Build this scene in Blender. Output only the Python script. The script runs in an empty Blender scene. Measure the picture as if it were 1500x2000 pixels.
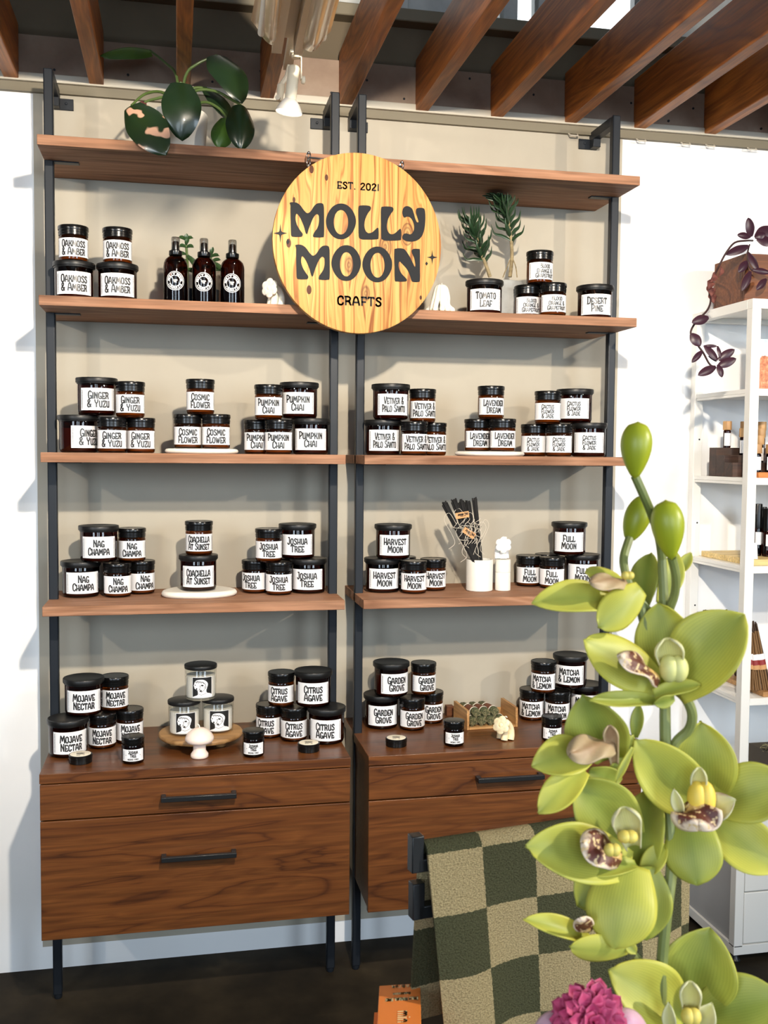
import bpy, math, random
from math import sin, cos, pi, radians, sqrt, atan2
from mathutils import Vector, Matrix
from mathutils.geometry import tessellate_polygon
SC = bpy.context.scene
COL = SC.collection
RND = random.Random(7)

# ------------------------------------------------------------------ camera
CAM = Vector((0.3294, -2.8810, 1.4647))
FWD = Vector((0.203278, 0.977427, -0.057568))
RGT = Vector((0.979115, -0.203131, 0.008466))
UPV = Vector((0.003419, 0.058087, 0.998306))
FPX = 1945.45
cd = bpy.data.cameras.new('camera')
cam = bpy.data.objects.new('camera', cd)
COL.objects.link(cam)
mw = Matrix.Identity(4)
for i in range(3):
    mw[i][0], mw[i][1], mw[i][2], mw[i][3] = RGT[i], UPV[i], -FWD[i], CAM[i]
cam.matrix_world = mw
cd.sensor_fit = 'HORIZONTAL'
cd.sensor_width = 36.0
cd.lens = 36.0 * FPX / 1500.0
cd.clip_start = 0.05
cd.dof.use_dof = True
cd.dof.focus_distance = 2.6
cd.dof.aperture_fstop = 34.0
SC.camera = cam

# ------------------------------------------------------------------ view, world, lights
SC.view_settings.view_transform = 'Standard'
SC.view_settings.look = 'None'
SC.view_settings.gamma = 1.0
SC.view_settings.use_curve_mapping = False
SC.view_settings.exposure = 0.15
SC.cycles.max_bounces = 8
SC.cycles.transmission_bounces = 6
SC.cycles.caustics_refractive = False
SC.cycles.caustics_reflective = False
SC.cycles.use_denoising = True

world = bpy.data.worlds.new('shop_surroundings')
SC.world = world
world.use_nodes = True
wb = world.node_tree.nodes['Background']
wb.inputs[0].default_value = (0.80, 0.90, 1.0, 1)
wb.inputs[1].default_value = 0.10

def light(name, kind, loc, target, power, color, **kw):
    d = bpy.data.lights.new(name, kind)
    d.energy = power
    d.color = color
    for k, v in kw.items():
        setattr(d, k, v)
    o = bpy.data.objects.new(name, d)
    COL.objects.link(o)
    o.location = loc
    o.rotation_euler = (Vector(target) - Vector(loc)).to_track_quat('-Z', 'Y').to_euler()
    return o

WARM = (1.0, 0.88, 0.72)
DAY = (0.72, 0.86, 1.0)
# track lamps hanging in the room behind the photographer; the last spot is added
light('track_light_a', 'SPOT', (-1.65, -3.0, 2.43), (0.30, 0, 1.75), 95, WARM, spot_size=radians(62), spot_blend=0.75, shadow_soft_size=0.035)
light('track_light_b', 'SPOT', (0.72, -2.45, 2.44), (0.80, 0, 1.72), 290, WARM, spot_size=radians(86), spot_blend=0.75, shadow_soft_size=0.035)
light('track_light_c', 'SPOT', (3.3, -2.9, 2.43), (1.50, 0, 1.70), 160, WARM, spot_size=radians(64), spot_blend=0.75, shadow_soft_size=0.035)
light('added_orchid_spot', 'SPOT', (2.7, -3.3, 2.43), (0.85, -2.2, 1.15), 240, (1.0, 0.94, 0.78), spot_size=radians(38), spot_blend=0.5, shadow_soft_size=0.03)  # added spot, brightens the orchid from the right for a sunlit look
# shop windows on the far side of the room
for wx, ww, pw in ((-2.6, 1.1, 72), (-0.2, 0.5, 28), (0.75, 0.5, 28), (3.4, 1.3, 92)):
    light('shop_window', 'AREA', (wx, -5.6, 2.0), (wx * .55 + .3, 0, 1.3), pw, DAY, shape='RECTANGLE', size=ww, size_y=1.7)

# ------------------------------------------------------------------ helpers
def at(u, v, x=None, y=None, z=None, d=None):
    """The point of the photograph's ray (u, v) that lies on a plane of the place."""
    r = FWD + RGT * ((u - 750) / FPX) + UPV * ((1000 - v) / FPX)
    if d is not None: t = d
    elif x is not None: t = (x - CAM.x) / r.x
    elif y is not None: t = (y - CAM.y) / r.y
    else: t = (z - CAM.z) / r.z
    return CAM + r * t

def lin(c):
    c = c / 255.0
    return c / 12.92 if c <= 0.04045 else ((c + 0.055) / 1.055) ** 2.4

def rgb(r, g, b):
    return (lin(r), lin(g), lin(b), 1.0)

class MB:
    """Collects shapes that become one mesh."""
    def __init__(self):
        self.v = []; self.f = []; self.uv = {}
    def add(self, vs, fs):
        b = len(self.v)
        self.v += [tuple(p) for p in vs]
        self.f += [tuple(i + b for i in f) for f in fs]
        return b
    def box(self, x0, y0, z0, x1, y1, z1):
        self.add([(x0,y0,z0),(x1,y0,z0),(x1,y1,z0),(x0,y1,z0),(x0,y0,z1),(x1,y0,z1),(x1,y1,z1),(x0,y1,z1)],
                 [(0,3,2,1),(4,5,6,7),(0,1,5,4),(1,2,6,5),(2,3,7,6),(3,0,4,7)])
        return self
    def obox(self, c, ax, ay, az):
        """Oriented box: centre and three half-axis vectors."""
        c, ax, ay, az = Vector(c), Vector(ax), Vector(ay), Vector(az)
        vs = [c + ax*i + ay*j + az*k for k in (-1,1) for (i,j) in ((-1,-1),(1,-1),(1,1),(-1,1))]
        self.add(vs, [(0,3,2,1),(4,5,6,7),(0,1,5,4),(1,2,6,5),(2,3,7,6),(3,0,4,7)])
        return self
    def lathe(self, prof, n=32, c=(0,0,0), axis=None):
        """Profile (r, z) turned round z at c; r=0 closes it. axis: optional direction instead of z."""
        c = Vector(c)
        if axis is None:
            X, Y, Z = Vector((1,0,0)), Vector((0,1,0)), Vector((0,0,1))
        else:
            Z = Vector(axis).normalized()
            X = Z.orthogonal().normalized(); Y = Z.cross(X)
        rings = []; vs = []
        for r, z in prof:
            if r < 1e-7:
                rings.append([len(vs)]); vs.append(c + Z*z)
            else:
                rings.append(list(range(len(vs), len(vs)+n)))
                vs += [c + X*(r*cos(2*pi*i/n)) + Y*(r*sin(2*pi*i/n)) + Z*z for i in range(n)]
        fs = []
        for a, b in zip(rings, rings[1:]):
            for i in range(n):
                j = (i+1) % n
                if len(a) == 1 and len(b) == 1: continue
                if len(a) == 1: fs.append((a[0], b[j], b[i]))
                elif len(b) == 1: fs.append((a[i], a[j], b[0]))
                else: fs.append((a[i], a[j], b[j], b[i]))
        self.add(vs, fs)
        return self
    def tube(self, pts, r, n=8, caps=True, flat=1.0):
        pts = [Vector(p) for p in pts]
        rs = r if isinstance(r, (list, tuple)) else [r]*len(pts)
        vs = []; fs = []
        t0 = (pts[1]-pts[0]).normalized()
        nrm = t0.orthogonal().normalized()
        for k, p in enumerate(pts):
            t = (pts[min(k+1, len(pts)-1)] - pts[max(k-1, 0)]).normalized()
            nrm = (nrm - t*nrm.dot(t)).normalized()
            b = t.cross(nrm)
            vs += [p + (nrm*cos(2*pi*i/n) + b*(sin(2*pi*i/n)*flat))*rs[k] for i in range(n)]
        for k in range(len(pts)-1):
            for i in range(n):
                j = (i+1) % n
                fs.append((k*n+i, k*n+j, (k+1)*n+j, (k+1)*n+i))
        if caps:
            fs.append(tuple(range(n-1, -1, -1)))
            fs.append(tuple(range((len(pts)-1)*n, len(pts)*n)))
        self.add(vs, fs)
        return self
    def ball(self, c, rx, ry=None, rz=None, n=16, m=10, rot=None):
        ry = ry or rx; rz = rz or rx
        c = Vector(c); vs = []; fs = []
        R = rot or Matrix.Identity(3)
        for j in range(m+1):
            th = pi*j/m
            for i in range(n):
                ph = 2*pi*i/n
                vs.append(c + R @ Vector((rx*sin(th)*cos(ph), ry*sin(th)*sin(ph), rz*cos(th))))
        for j in range(m):
            for i in range(n):
                k = (i+1) % n
                fs.append((j*n+i, (j+1)*n+i, (j+1)*n+k, j*n+k))
        self.add(vs, fs)
        return self
    def grid(self, fn, nu, nv, thick=0.0):
        """fn(s, t) -> point, s and t in 0..1; also keeps (s, t) as UV. thick gives it a back side."""
        P = [[Vector(fn(i/nu, j/nv)) for j in range(nv+1)] for i in range(nu+1)]
        def lay(Q, flip):
            b = len(self.v)
            for i in range(nu+1):
                for j in range(nv+1):
                    self.uv[len(self.v)] = (i/nu, j/nv)
                    self.v.append(tuple(Q[i][j]))
            for i in range(nu):
                for j in range(nv):
                    q = (b+i*(nv+1)+j, b+(i+1)*(nv+1)+j, b+(i+1)*(nv+1)+j+1, b+i*(nv+1)+j+1)
                    self.f.append(q[::-1] if flip else q)
            return b
        b0 = lay(P, False)
        if thick:
            Q = [[None]*(nv+1) for _ in range(nu+1)]
            for i in range(nu+1):
                for j in range(nv+1):
                    du = P[min(i+1,nu)][j]-P[max(i-1,0)][j]
                    dv = P[i][min(j+1,nv)]-P[i][max(j-1,0)]
                    nn = du.cross(dv)
                    nn = nn.normalized() if nn.length > 1e-12 else Vector((0,0,1))
                    Q[i][j] = P[i][j] - nn*thick
            b1 = lay(Q, True)
            def idx(b,i,j): return b+i*(nv+1)+j
            for i in range(nu):
                for j in (0, nv):
                    q = (idx(b0,i,j), idx(b0,i+1,j), idx(b1,i+1,j), idx(b1,i,j))
                    self.f.append(q if j == nv else q[::-1])
            for j in range(nv):
                for i in (0, nu):
                    q = (idx(b0,i,j), idx(b0,i,j+1), idx(b1,i,j+1), idx(b1,i,j))
                    self.f.append(q if i == 0 else q[::-1])
        return self
    def prism(self, poly, to3, depth):
        """Closed 2D outline made solid: to3(a, b, h) -> point, h from 0 to depth."""
        tri = tessellate_polygon([[Vector((p[0], p[1], 0)) for p in poly]])
        n = len(poly)
        vs = [to3(p[0], p[1], depth) for p in poly] + [to3(p[0], p[1], 0) for p in poly]
        fs = [tuple(t) for t in tri] + [(i, (i+1) % n, (i+1) % n + n, i+n) for i in range(n)]
        fs += [tuple(i+n for i in t[::-1]) for t in tri]
        self.add(vs, fs)
        return self

def mesh(name, mb, mats, smooth=True, angle=35):
    me = bpy.data.meshes.new(name)
    me.from_pydata(mb.v, [], mb.f)
    for m in (mats if isinstance(mats, (list, tuple)) else [mats]):
        me.materials.append(m)
    if mb.uv:
        ul = me.uv_layers.new(name='UVMap')
        for l in me.loops:
            ul.data[l.index].uv = mb.uv.get(l.vertex_index, (0, 0))
    me.update()
    if smooth:
        me.polygons.foreach_set('use_smooth', [True]*len(me.polygons))
        try:
            me.set_sharp_from_angle(angle=radians(angle))
        except Exception:
            pass
    return me

def obj(name, mb, mat, parent=None, smooth=True, bevel=0, angle=35, label=None):
    me = mb if isinstance(mb, bpy.types.Mesh) else mesh(name, mb, mat, smooth, angle)
    o = bpy.data.objects.new(name, me)
    COL.objects.link(o)
    if parent is not None:
        o.parent = parent
    if bevel:
        bv = o.modifiers.new('edge', 'BEVEL')
        bv.width = bevel; bv.segments = 2; bv.limit_method = 'ANGLE'; bv.angle_limit = radians(40)
    if label: o['label'] = label
    return o

def tag(o, label, cat, group=None, kind=None):
    o['label'] = label; o['category'] = cat
    if group: o['group'] = group
    if kind: o['kind'] = kind
    return o

def thing(name, label, cat, loc=(0,0,0), rz=0, group=None):
    o = bpy.data.objects.new(name, None)
    COL.objects.link(o)
    o.location = loc; o.rotation_euler = (0, 0, rz)
    o.empty_display_size = 0.03
    return tag(o, label, cat, group)

def struct(name, mb, mat, **kw):
    o = obj(name, mb, mat, **kw)
    o['kind'] = 'structure'
    return o

def smoothline(pts, k=4, closed=False):
    pts = [Vector(p) for p in pts]; n = len(pts); out = []
    for i in range(n if closed else n-1):
        p0 = pts[(i-1) % n] if closed or i > 0 else pts[0]
        p1 = pts[i]; p2 = pts[(i+1) % n]
        p3 = pts[(i+2) % n] if closed or i+2 < n else pts[-1]
        for j in range(k):
            t = j/k
            out.append(0.5*((2*p1)+(p2-p0)*t+(2*p0-5*p1+4*p2-p3)*t*t+(3*p1-p0-3*p2+p3)*t**3))
    if not closed: out.append(pts[-1])
    return out

# ------------------------------------------------------------------ materials
def mat_new(name):
    m = bpy.data.materials.new(name); m.use_nodes = True
    nt = m.node_tree
    return m, nt, nt.nodes['Principled BSDF']

def setin(b, **kw):
    names = dict(rough='Roughness', metal='Metallic', coat='Coat Weight', coatr='Coat Roughness', trans='Transmission Weight',
                 ior='IOR', spec='Specular IOR Level', sub='Subsurface Weight', sheen='Sheen Weight', alpha='Alpha', estr='Emission Strength')
    for k, v in kw.items():
        if k == 'emit': b.inputs['Emission Color'].default_value = v
        elif k == 'col': b.inputs['Base Color'].default_value = v
        else: b.inputs[names[k]].default_value = v

def plain(name, col, **kw):
    m, nt, b = mat_new(name)
    setin(b, col=col, **kw)
    return m

def nd(nt, t, **kw):
    n = nt.nodes.new(t)
    for k, v in kw.items(): setattr(n, k, v)
    return n

def ramp(nt, fac, stops):
    r = nd(nt, 'ShaderNodeValToRGB')
    e = r.color_ramp.elements
    while len(e) < len(stops): e.new(0.5)
    for k, (p, c) in enumerate(stops):
        e[k].position = p; e[k].color = c
    nt.links.new(fac, r.inputs[0])
    return r.outputs[0]

def coords(nt, scale, kind='Object', rnd=True):
    tc = nd(nt, 'ShaderNodeTexCoord'); mp = nd(nt, 'ShaderNodeMapping')
    mp.inputs['Scale'].default_value = scale
    nt.links.new(tc.outputs[kind], mp.inputs['Vector'])
    if rnd:
        oi = nd(nt, 'ShaderNodeObjectInfo')
        ml = nd(nt, 'ShaderNodeMath', operation='MULTIPLY'); ml.inputs[1].default_value = 37.0
        nt.links.new(oi.outputs['Random'], ml.inputs[0])
        nt.links.new(ml.outputs[0], mp.inputs['Location'])
    return mp.outputs[0]

def noise(nt, vec, scale, detail=4, rough=0.55, dist=0.0):
    n = nd(nt, 'ShaderNodeTexNoise')
    n.inputs['Scale'].default_value = scale; n.inputs['Detail'].default_value = detail
    n.inputs['Roughness'].default_value = rough; n.inputs['Distortion'].default_value = dist
    nt.links.new(vec, n.inputs['Vector'])
    return n.outputs['Fac']

def mixc(nt, fac, a, b, mode='MIX'):
    n = nd(nt, 'ShaderNodeMix', data_type='RGBA', blend_type=mode)
    for s, i in ((fac, 0), (a, 6), (b, 7)):
        if hasattr(s, 'is_output'): nt.links.new(s, n.inputs[i])
        else: n.inputs[i].default_value = s
    return n.outputs[2]

def math_(nt, op, a, b=None):
    n = nd(nt, 'ShaderNodeMath', operation=op)
    for s, i in ((a, 0), (b, 1)):
        if s is None: continue
        if hasattr(s, 'is_output'): nt.links.new(s, n.inputs[i])
        else: n.inputs[i].default_value = s
    return n.outputs[0]

def bump(nt, b, h, strength=0.2, dist=0.002):
    n = nd(nt, 'ShaderNodeBump'); n.inputs['Strength'].default_value = strength; n.inputs['Distance'].default_value = dist
    nt.links.new(h, n.inputs['Height']); nt.links.new(n.outputs[0], b.inputs['Normal'])

def wood(name, axis, stops, fine=(0.55, 0.8), rough=0.4, coat=0.0, bands=9.0, stretch=9.0, fscale=1.0, warp=1.6):
    """Wood with its grain along the given axis (0 x, 1 y, 2 z)."""
    m, nt, b = mat_new(name)
    sc = [1.0*stretch]*3; sc[axis] = 1.0
    v = coords(nt, sc)
    n1 = noise(nt, v, 0.9*fscale, 3, 0.5, warp)
    w = math_(nt, 'FRACT', math_(nt, 'MULTIPLY', n1, bands))
    w2 = math_(nt, 'PINGPONG', math_(nt, 'MULTIPLY', n1, bands), 1.0)
    c1 = ramp(nt, w2, stops)
    sf = [90.0]*3; sf[axis] = 3.0
    v2 = coords(nt, sf)
    n2 = noise(nt, v2, 1.6*fscale, 3, 0.6)
    c2 = ramp(nt, n2, [(0.35, (fine[0],)*3 + (1,)), (0.65, (1, 1, 1, 1))])
    c = mixc(nt, fine[1], c1, c2, 'MULTIPLY')
    nt.links.new(c, b.inputs['Base Color'])
    setin(b, rough=rough, coat=coat, coatr=0.2)
    bump(nt, b, n2, 0.12, 0.001)
    return m

WAL = [(0.0, rgb(76, 41, 18)), (0.15, rgb(100, 57, 25)), (0.7, rgb(113, 67, 31)), (1.0, rgb(98, 56, 25))]
M_WALNUT = wood('walnut_veneer', 0, WAL, rough=0.36, coat=0.08, bands=9.0, stretch=7.0)
M_WALNUT_LIT = wood('walnut_lit_shelf', 0, [(0, rgb(130, 90, 66)), (0.5, rgb(170, 126, 98)), (1, rgb(152, 108, 80))], rough=0.62, bands=6.0, stretch=7.0)  # same walnut as the drawers, lightened: lamp light on the shelves put into colour
M_WALNUT_LIT.node_tree.nodes['Principled BSDF'].inputs['Specular IOR Level'].default_value = 0.2
M_BEAM = wood('stained_fir', 1, [(0, rgb(150, 84, 30)), (0.5, rgb(196, 118, 48)), (1, rgb(170, 98, 38))], rough=0.5, bands=9.0, stretch=7.0)
M_PLANTER = wood('dark_planter_wood', 0, [(0, rgb(84, 44, 22)), (0.5, rgb(128, 76, 42)), (1, rgb(104, 58, 30))], rough=0.6, bands=6, stretch=8)
M_OAK = wood('pale_oak', 0, [(0, rgb(176, 128, 78)), (0.5, rgb(206, 160, 104)), (1, rgb(190, 142, 90))], rough=0.5, bands=5, stretch=7)
M_OAKY = wood('pale_oak_deep', 1, [(0, rgb(176, 128, 78)), (0.5, rgb(206, 160, 104)), (1, rgb(190, 142, 90))], rough=0.5, bands=5, stretch=7)
M_ORANGEWOOD = wood('orange_wood', 0, [(0, rgb(190, 104, 40)), (0.5, rgb(224, 140, 66)), (1, rgb(208, 120, 52))], rough=0.4, bands=5, stretch=8)
M_CAPWOOD = wood('bamboo_cap', 2, [(0, rgb(176, 132, 84)), (0.5, rgb(214, 170, 116)), (1, rgb(196, 150, 98))], rough=0.5, bands=4, stretch=10)
M_TABLE = wood('table_wood', 0, [(0, rgb(60, 40, 26)), (1, rgb(92, 62, 40))], rough=0.5)

M_BLACK = plain('black_powder_coat', (0.011, 0.014, 0.019, 1), rough=0.42, spec=0.3)
M_HANDLE = plain('black_metal_handle', (0.010, 0.011, 0.012, 1), rough=0.35)
M_LID = plain('black_plastic', (0.004, 0.004, 0.004, 1), rough=0.22, spec=0.35)
M_MATLID = plain('black_matt_metal', (0.006, 0.006, 0.006, 1), rough=0.4, spec=0.35)
M_PAPER = plain('label_paper', (0.86, 0.86, 0.87, 1), rough=0.42, coat=0.12, coatr=0.15)
M_INK = plain('printing_ink', (0.012, 0.012, 0.012, 1), rough=0.4, coat=0.08, coatr=0.15)
M_CREAMPAPER = plain('cream_paper', (0.80, 0.74, 0.60, 1), rough=0.5)
M_WHITEPRINT = plain('white_print', (0.85, 0.85, 0.83, 1), rough=0.5)
M_CHROME = plain('chrome', (0.75, 0.74, 0.72, 1), rough=0.15, metal=1.0)
M_KRAFT = plain('kraft_paper', rgb(196, 148, 100), rough=0.8)
M_TWINE = plain('pale_twine', rgb(206, 196, 180), rough=0.9)
M_WICK = plain('cotton_wick', (0.85, 0.82, 0.74, 1), rough=0.9)

def glass(name, col, rough=0.02):
    m, nt, b = mat_new(name)
    setin(b, col=col, rough=rough, trans=1.0, ior=1.5)
    return m
def thin_glass(name, col, rough=0.03, refl=1.0):
    m, nt, b = mat_new(name)
    tr = nd(nt, 'ShaderNodeBsdfTransparent'); tr.inputs[0].default_value = col
    gl = nd(nt, 'ShaderNodeBsdfGlossy'); gl.inputs['Roughness'].default_value = rough
    lw = nd(nt, 'ShaderNodeLayerWeight')
    fr = math_(nt, 'ADD', math_(nt, 'MULTIPLY', math_(nt, 'POWER', lw.outputs['Facing'], 5.0), 0.9), 0.045)
    mx = nd(nt, 'ShaderNodeMixShader')
    nt.links.new(math_(nt, 'MULTIPLY', fr, refl), mx.inputs[0]); nt.links.new(tr.outputs[0], mx.inputs[1]); nt.links.new(gl.outputs[0], mx.inputs[2])
    nt.links.new(mx.outputs[0], nt.nodes['Material Output'].inputs[0])
    return m
M_AMBER = thin_glass('dark_amber_glass', (0.17, 0.050, 0.018, 1))
M_AMBERS = thin_glass('amber_glass', (0.36, 0.17, 0.045, 1))
M_CLEAR = thin_glass('clear_glass', (0.95, 0.96, 0.95, 1))
M_CLOUD = thin_glass('clear_plastic_cap', (0.80, 0.80, 0.80, 1), 0.08, 1.5)

def wax(name, col, sub=0.25):
    m, nt, b = mat_new(name)
    setin(b, col=col, rough=0.45, sub=sub)
    b.inputs['Subsurface Radius'].default_value = (0.012, 0.008, 0.004)
    b.inputs['Subsurface Scale'].default_value = 0.6
    return m
M_WAX = wax('soy_wax', (0.72, 0.58, 0.36, 1), 0.0)
M_WAXWHITE = wax('white_wax', (0.84, 0.80, 0.73, 1), 0.0)
M_IVORY = wax('ivory_candle_wax', (0.86, 0.82, 0.70, 1))
M_PINKWAX = wax('blush_candle_wax', (0.84, 0.70, 0.62, 1))
M_BUTTER = wax('butter_candle_wax', (0.86, 0.72, 0.46, 1))
M_SNOW = wax('snow_candle_wax', (0.90, 0.89, 0.86, 1))

def mottled(name, stops, scale, rough=0.8, bumpk=0.1, kind='Object', det=5):
    m, nt, b = mat_new(name)
    v = coords(nt, (1, 1, 1), kind, False)
    n = noise(nt, v, scale, det, 0.6)
    nt.links.new(ramp(nt, n, stops), b.inputs['Base Color'])
    setin(b, rough=rough)
    if bumpk: bump(nt, b, n, bumpk, 0.003)
    return m
M_WHITEWALL = mottled('white_wall_paint', [(0.3, (0.86, 0.87, 0.88, 1)), (0.7, (0.90, 0.90, 0.90, 1))], 6, 0.75, 0.03)
M_BEIGE = mottled('beige_wall_paint', [(0.3, (0.39, 0.35, 0.28, 1)), (0.7, (0.42, 0.38, 0.305, 1))], 5, 0.75, 0.03)
M_FLOOR = mottled('stained_concrete', [(0.30, (0.006, 0.0042, 0.0025, 1)), (0.5, (0.022, 0.016, 0.009, 1)), (0.66, (0.040, 0.029, 0.016, 1)), (0.85, (0.09, 0.066, 0.038, 1))], 3.2, 0.75, 0.15)
M_FLOOR.node_tree.nodes['Principled BSDF'].inputs['Specular IOR Level'].default_value = 0.2
M_PLATE = mottled('whitewashed_board', [(0.25, rgb(120, 98, 84)), (0.6, rgb(150, 130, 114)), (0.8, rgb(164, 146, 130))], 7, 0.8, 0.1)
M_DARKWALL = mottled('grey_brown_paint', [(0.3, rgb(92, 81, 64)), (0.7, rgb(102, 90, 72))], 5, 0.85, 0.05)
M_TRIM = plain('cream_trim_paint', rgb(196, 188, 172), rough=0.6)
M_TRIMDARK = plain('olive_paint_and_shade', rgb(120, 112, 94), rough=0.7)
M_ROOFBOARD = mottled('pale_roof_board', [(0.3, rgb(176, 180, 180)), (0.7, rgb(206, 208, 206))], 9, 0.8, 0.1)
M_CEMENT = mottled('grey_cement_pot', [(0.3, rgb(150, 150, 146)), (0.7, rgb(176, 176, 172))], 30, 0.8, 0.1)
M_PLASTER = mottled('cast_plaster', [(0.3, (0.74, 0.69, 0.60, 1)), (0.7, (0.80, 0.76, 0.68, 1))], 30, 0.7, 0.06)
M_POTWHITE = mottled('cream_ceramic', [(0.3, (0.74, 0.71, 0.64, 1)), (0.7, (0.78, 0.75, 0.68, 1))], 18, 0.55, 0.02)
M_WHITEMETAL = plain('white_steel', (0.80, 0.79, 0.75, 1), rough=0.4)
M_GREYMETAL = plain('grey_steel_panel', (0.36, 0.36, 0.36, 1), rough=0.5)
M_SOIL = mottled('potting_soil', [(0.3, (0.02, 0.014, 0.01, 1)), (0.7, (0.06, 0.045, 0.03, 1))], 90, 0.95, 0.4)

def leafmat(name, a, b_, edge=None, transl=0.25, rough=0.35, patches=None, scale=30, coat=0.0, veins=0.7):
    """Leaf or petal: UV x runs base to tip, y across; a at the middle, b_ towards the rim."""
    m, nt, b = mat_new(name)
    uv = nd(nt, 'ShaderNodeUVMap'); sp = nd(nt, 'ShaderNodeSeparateXYZ')
    nt.links.new(uv.outputs[0], sp.inputs[0])
    t = math_(nt, 'ABSOLUTE', math_(nt, 'SUBTRACT', math_(nt, 'MULTIPLY', sp.outputs[1], 2.0), 1.0))
    v = coords(nt, (1, 1, 1), 'Object', True)
    n = noise(nt, v, scale, 3)
    f = math_(nt, 'ADD', math_(nt, 'MULTIPLY', t, 0.6), math_(nt, 'MULTIPLY', math_(nt, 'SUBTRACT', n, 0.35), 0.9))
    c = ramp(nt, f, [(0.1, a), (0.8, b_)] + ([(0.97, edge)] if edge else []))
    vein = nd(nt, 'ShaderNodeTexWave'); vein.inputs['Scale'].default_value = 7.0; vein.inputs['Distortion'].default_value = 1.0
    vm = nd(nt, 'ShaderNodeMapping'); vm.inputs['Scale'].default_value = (0.05, 1, 1)
    vein.bands_direction = 'Y'
    nt.links.new(uv.outputs[0], vm.inputs[0]); nt.links.new(vm.outputs[0], vein.inputs[0])
    vv = ramp(nt, vein.outputs['Fac'], [(0.0, (0.86, 0.88, 0.84, 1)), (0.6, (1, 1, 1, 1))])
    c = mixc(nt, veins, c, vv, 'MULTIPLY')
    if patches:
        n2 = noise(nt, coords(nt, (1, 1, 1), 'Object', True), patches[1], 1)
        c = mixc(nt, ramp(nt, n2, [(patches[2], (0, 0, 0, 1)), (patches[2]+0.04, (1, 1, 1, 1))]), c, patches[0])
    nt.links.new(c, b.inputs['Base Color'])
    setin(b, rough=rough, coat=coat)
    if transl:
        tr = nd(nt, 'ShaderNodeBsdfTranslucent'); mx = nd(nt, 'ShaderNodeMixShader')
        mx.inputs[0].default_value = transl
        nt.links.new(c, tr.inputs[0]); nt.links.new(b.outputs[0], mx.inputs[1]); nt.links.new(tr.outputs[0], mx.inputs[2])
        nt.links.new(mx.outputs[0], nt.nodes['Material Output'].inputs[0])
    return m
M_PETAL = leafmat('orchid_petal', (0.50, 0.53, 0.10, 1), (0.83, 0.77, 0.13, 1), (0.92, 0.84, 0.09, 1), 0.38, 0.45, scale=22)
M_PETALG = leafmat('orchid_petal_green', (0.36, 0.42, 0.07, 1), (0.63, 0.62, 0.11, 1), (0.86, 0.78, 0.12, 1), 0.35, 0.45, scale=22)
M_BUD = leafmat('orchid_bud', (0.30, 0.34, 0.015, 1), (0.46, 0.46, 0.02, 1), None, 0.0, 0.4, scale=18, veins=0.12)
M_STEM = mottled('orchid_stem', [(0.3, (0.15, 0.18, 0.045, 1)), (0.7, (0.26, 0.28, 0.09, 1))], 20, 0.5, 0.05)
M_HOOD = leafmat('orchid_column', (0.80, 0.74, 0.28, 1), (0.84, 0.78, 0.48, 1), (0.42, 0.24, 0.16, 1), 0.2, 0.45, scale=40)
M_YOLK = plain('orchid_callus', (0.74, 0.58, 0.12, 1), rough=0.5)
def lipmat():
    m, nt, b = mat_new('orchid_lip')
    uv = nd(nt, 'ShaderNodeUVMap'); sp = nd(nt, 'ShaderNodeSeparateXYZ'); nt.links.new(uv.outputs[0], sp.inputs[0])
    t = math_(nt, 'ABSOLUTE', math_(nt, 'SUBTRACT', math_(nt, 'MULTIPLY', sp.outputs[1], 2.0), 1.0))
    e = math_(nt, 'MAXIMUM', t, math_(nt, 'MULTIPLY', sp.outputs[0], 0.98))
    v = coords(nt, (1, 1, 1), 'Object', True)
    n = noise(nt, v, 130, 2)
    f = math_(nt, 'ADD', e, math_(nt, 'MULTIPLY', math_(nt, 'SUBTRACT', n, 0.5), 0.35))
    c = ramp(nt, f, [(0.0, (0.72, 0.50, 0.10, 1)), (0.30, (0.62, 0.36, 0.12, 1)), (0.40, (0.10, 0.022, 0.012, 1)), (0.80, (0.13, 0.03, 0.016, 1)), (0.90, (0.80, 0.62, 0.46, 1))])
    n2 = noise(nt, v, 330, 2)
    c = mixc(nt, ramp(nt, n2, [(0.56, (0, 0, 0, 1)), (0.62, (1, 1, 1, 1))]), c, (0.72, 0.50, 0.24, 1))
    nt.links.new(c, b.inputs['Base Color']); setin(b, rough=0.5)
    return m
M_LIP = lipmat()
M_LIPTAN = leafmat('orchid_lip_tan', (0.42, 0.25, 0.13, 1), (0.60, 0.44, 0.25, 1), (0.50, 0.24, 0.14, 1), 0.1, 0.5, scale=120)
M_PHILO = leafmat('philodendron_leaf', (0.013, 0.030, 0.010, 1), (0.010, 0.025, 0.010, 1), (0.05, 0.09, 0.03, 1), 0.05, 0.28, scale=20, coat=0.2)
M_PHILOV = leafmat('variegated_leaf', (0.016, 0.034, 0.010, 1), (0.012, 0.028, 0.011, 1), (0.08, 0.11, 0.04, 1), 0.05, 0.28, patches=((0.62, 0.36, 0.24, 1), 26, 0.57), scale=20, coat=0.2)
M_PHILOB = leafmat('bright_leaf_back', (0.12, 0.24, 0.03, 1), (0.07, 0.15, 0.03, 1), (0.10, 0.18, 0.04, 1), 0.1, 0.35, scale=20)
M_PSTEM = plain('green_leaf_stalk', (0.075, 0.12, 0.03, 1), rough=0.45)
M_SUCC = leafmat('succulent_leaf', (0.030, 0.070, 0.022, 1), (0.026, 0.06, 0.022, 1), None, 0.03, 0.35, scale=30)
M_ALOE = leafmat('spiky_leaf', (0.018, 0.042, 0.018, 1), (0.024, 0.055, 0.024, 1), None, 0.03, 0.35, scale=30)
M_BARK = mottled('pale_stalk', [(0.3, rgb(120, 104, 74)), (0.7, rgb(160, 144, 108))], 90, 0.8, 0.1)
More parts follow.
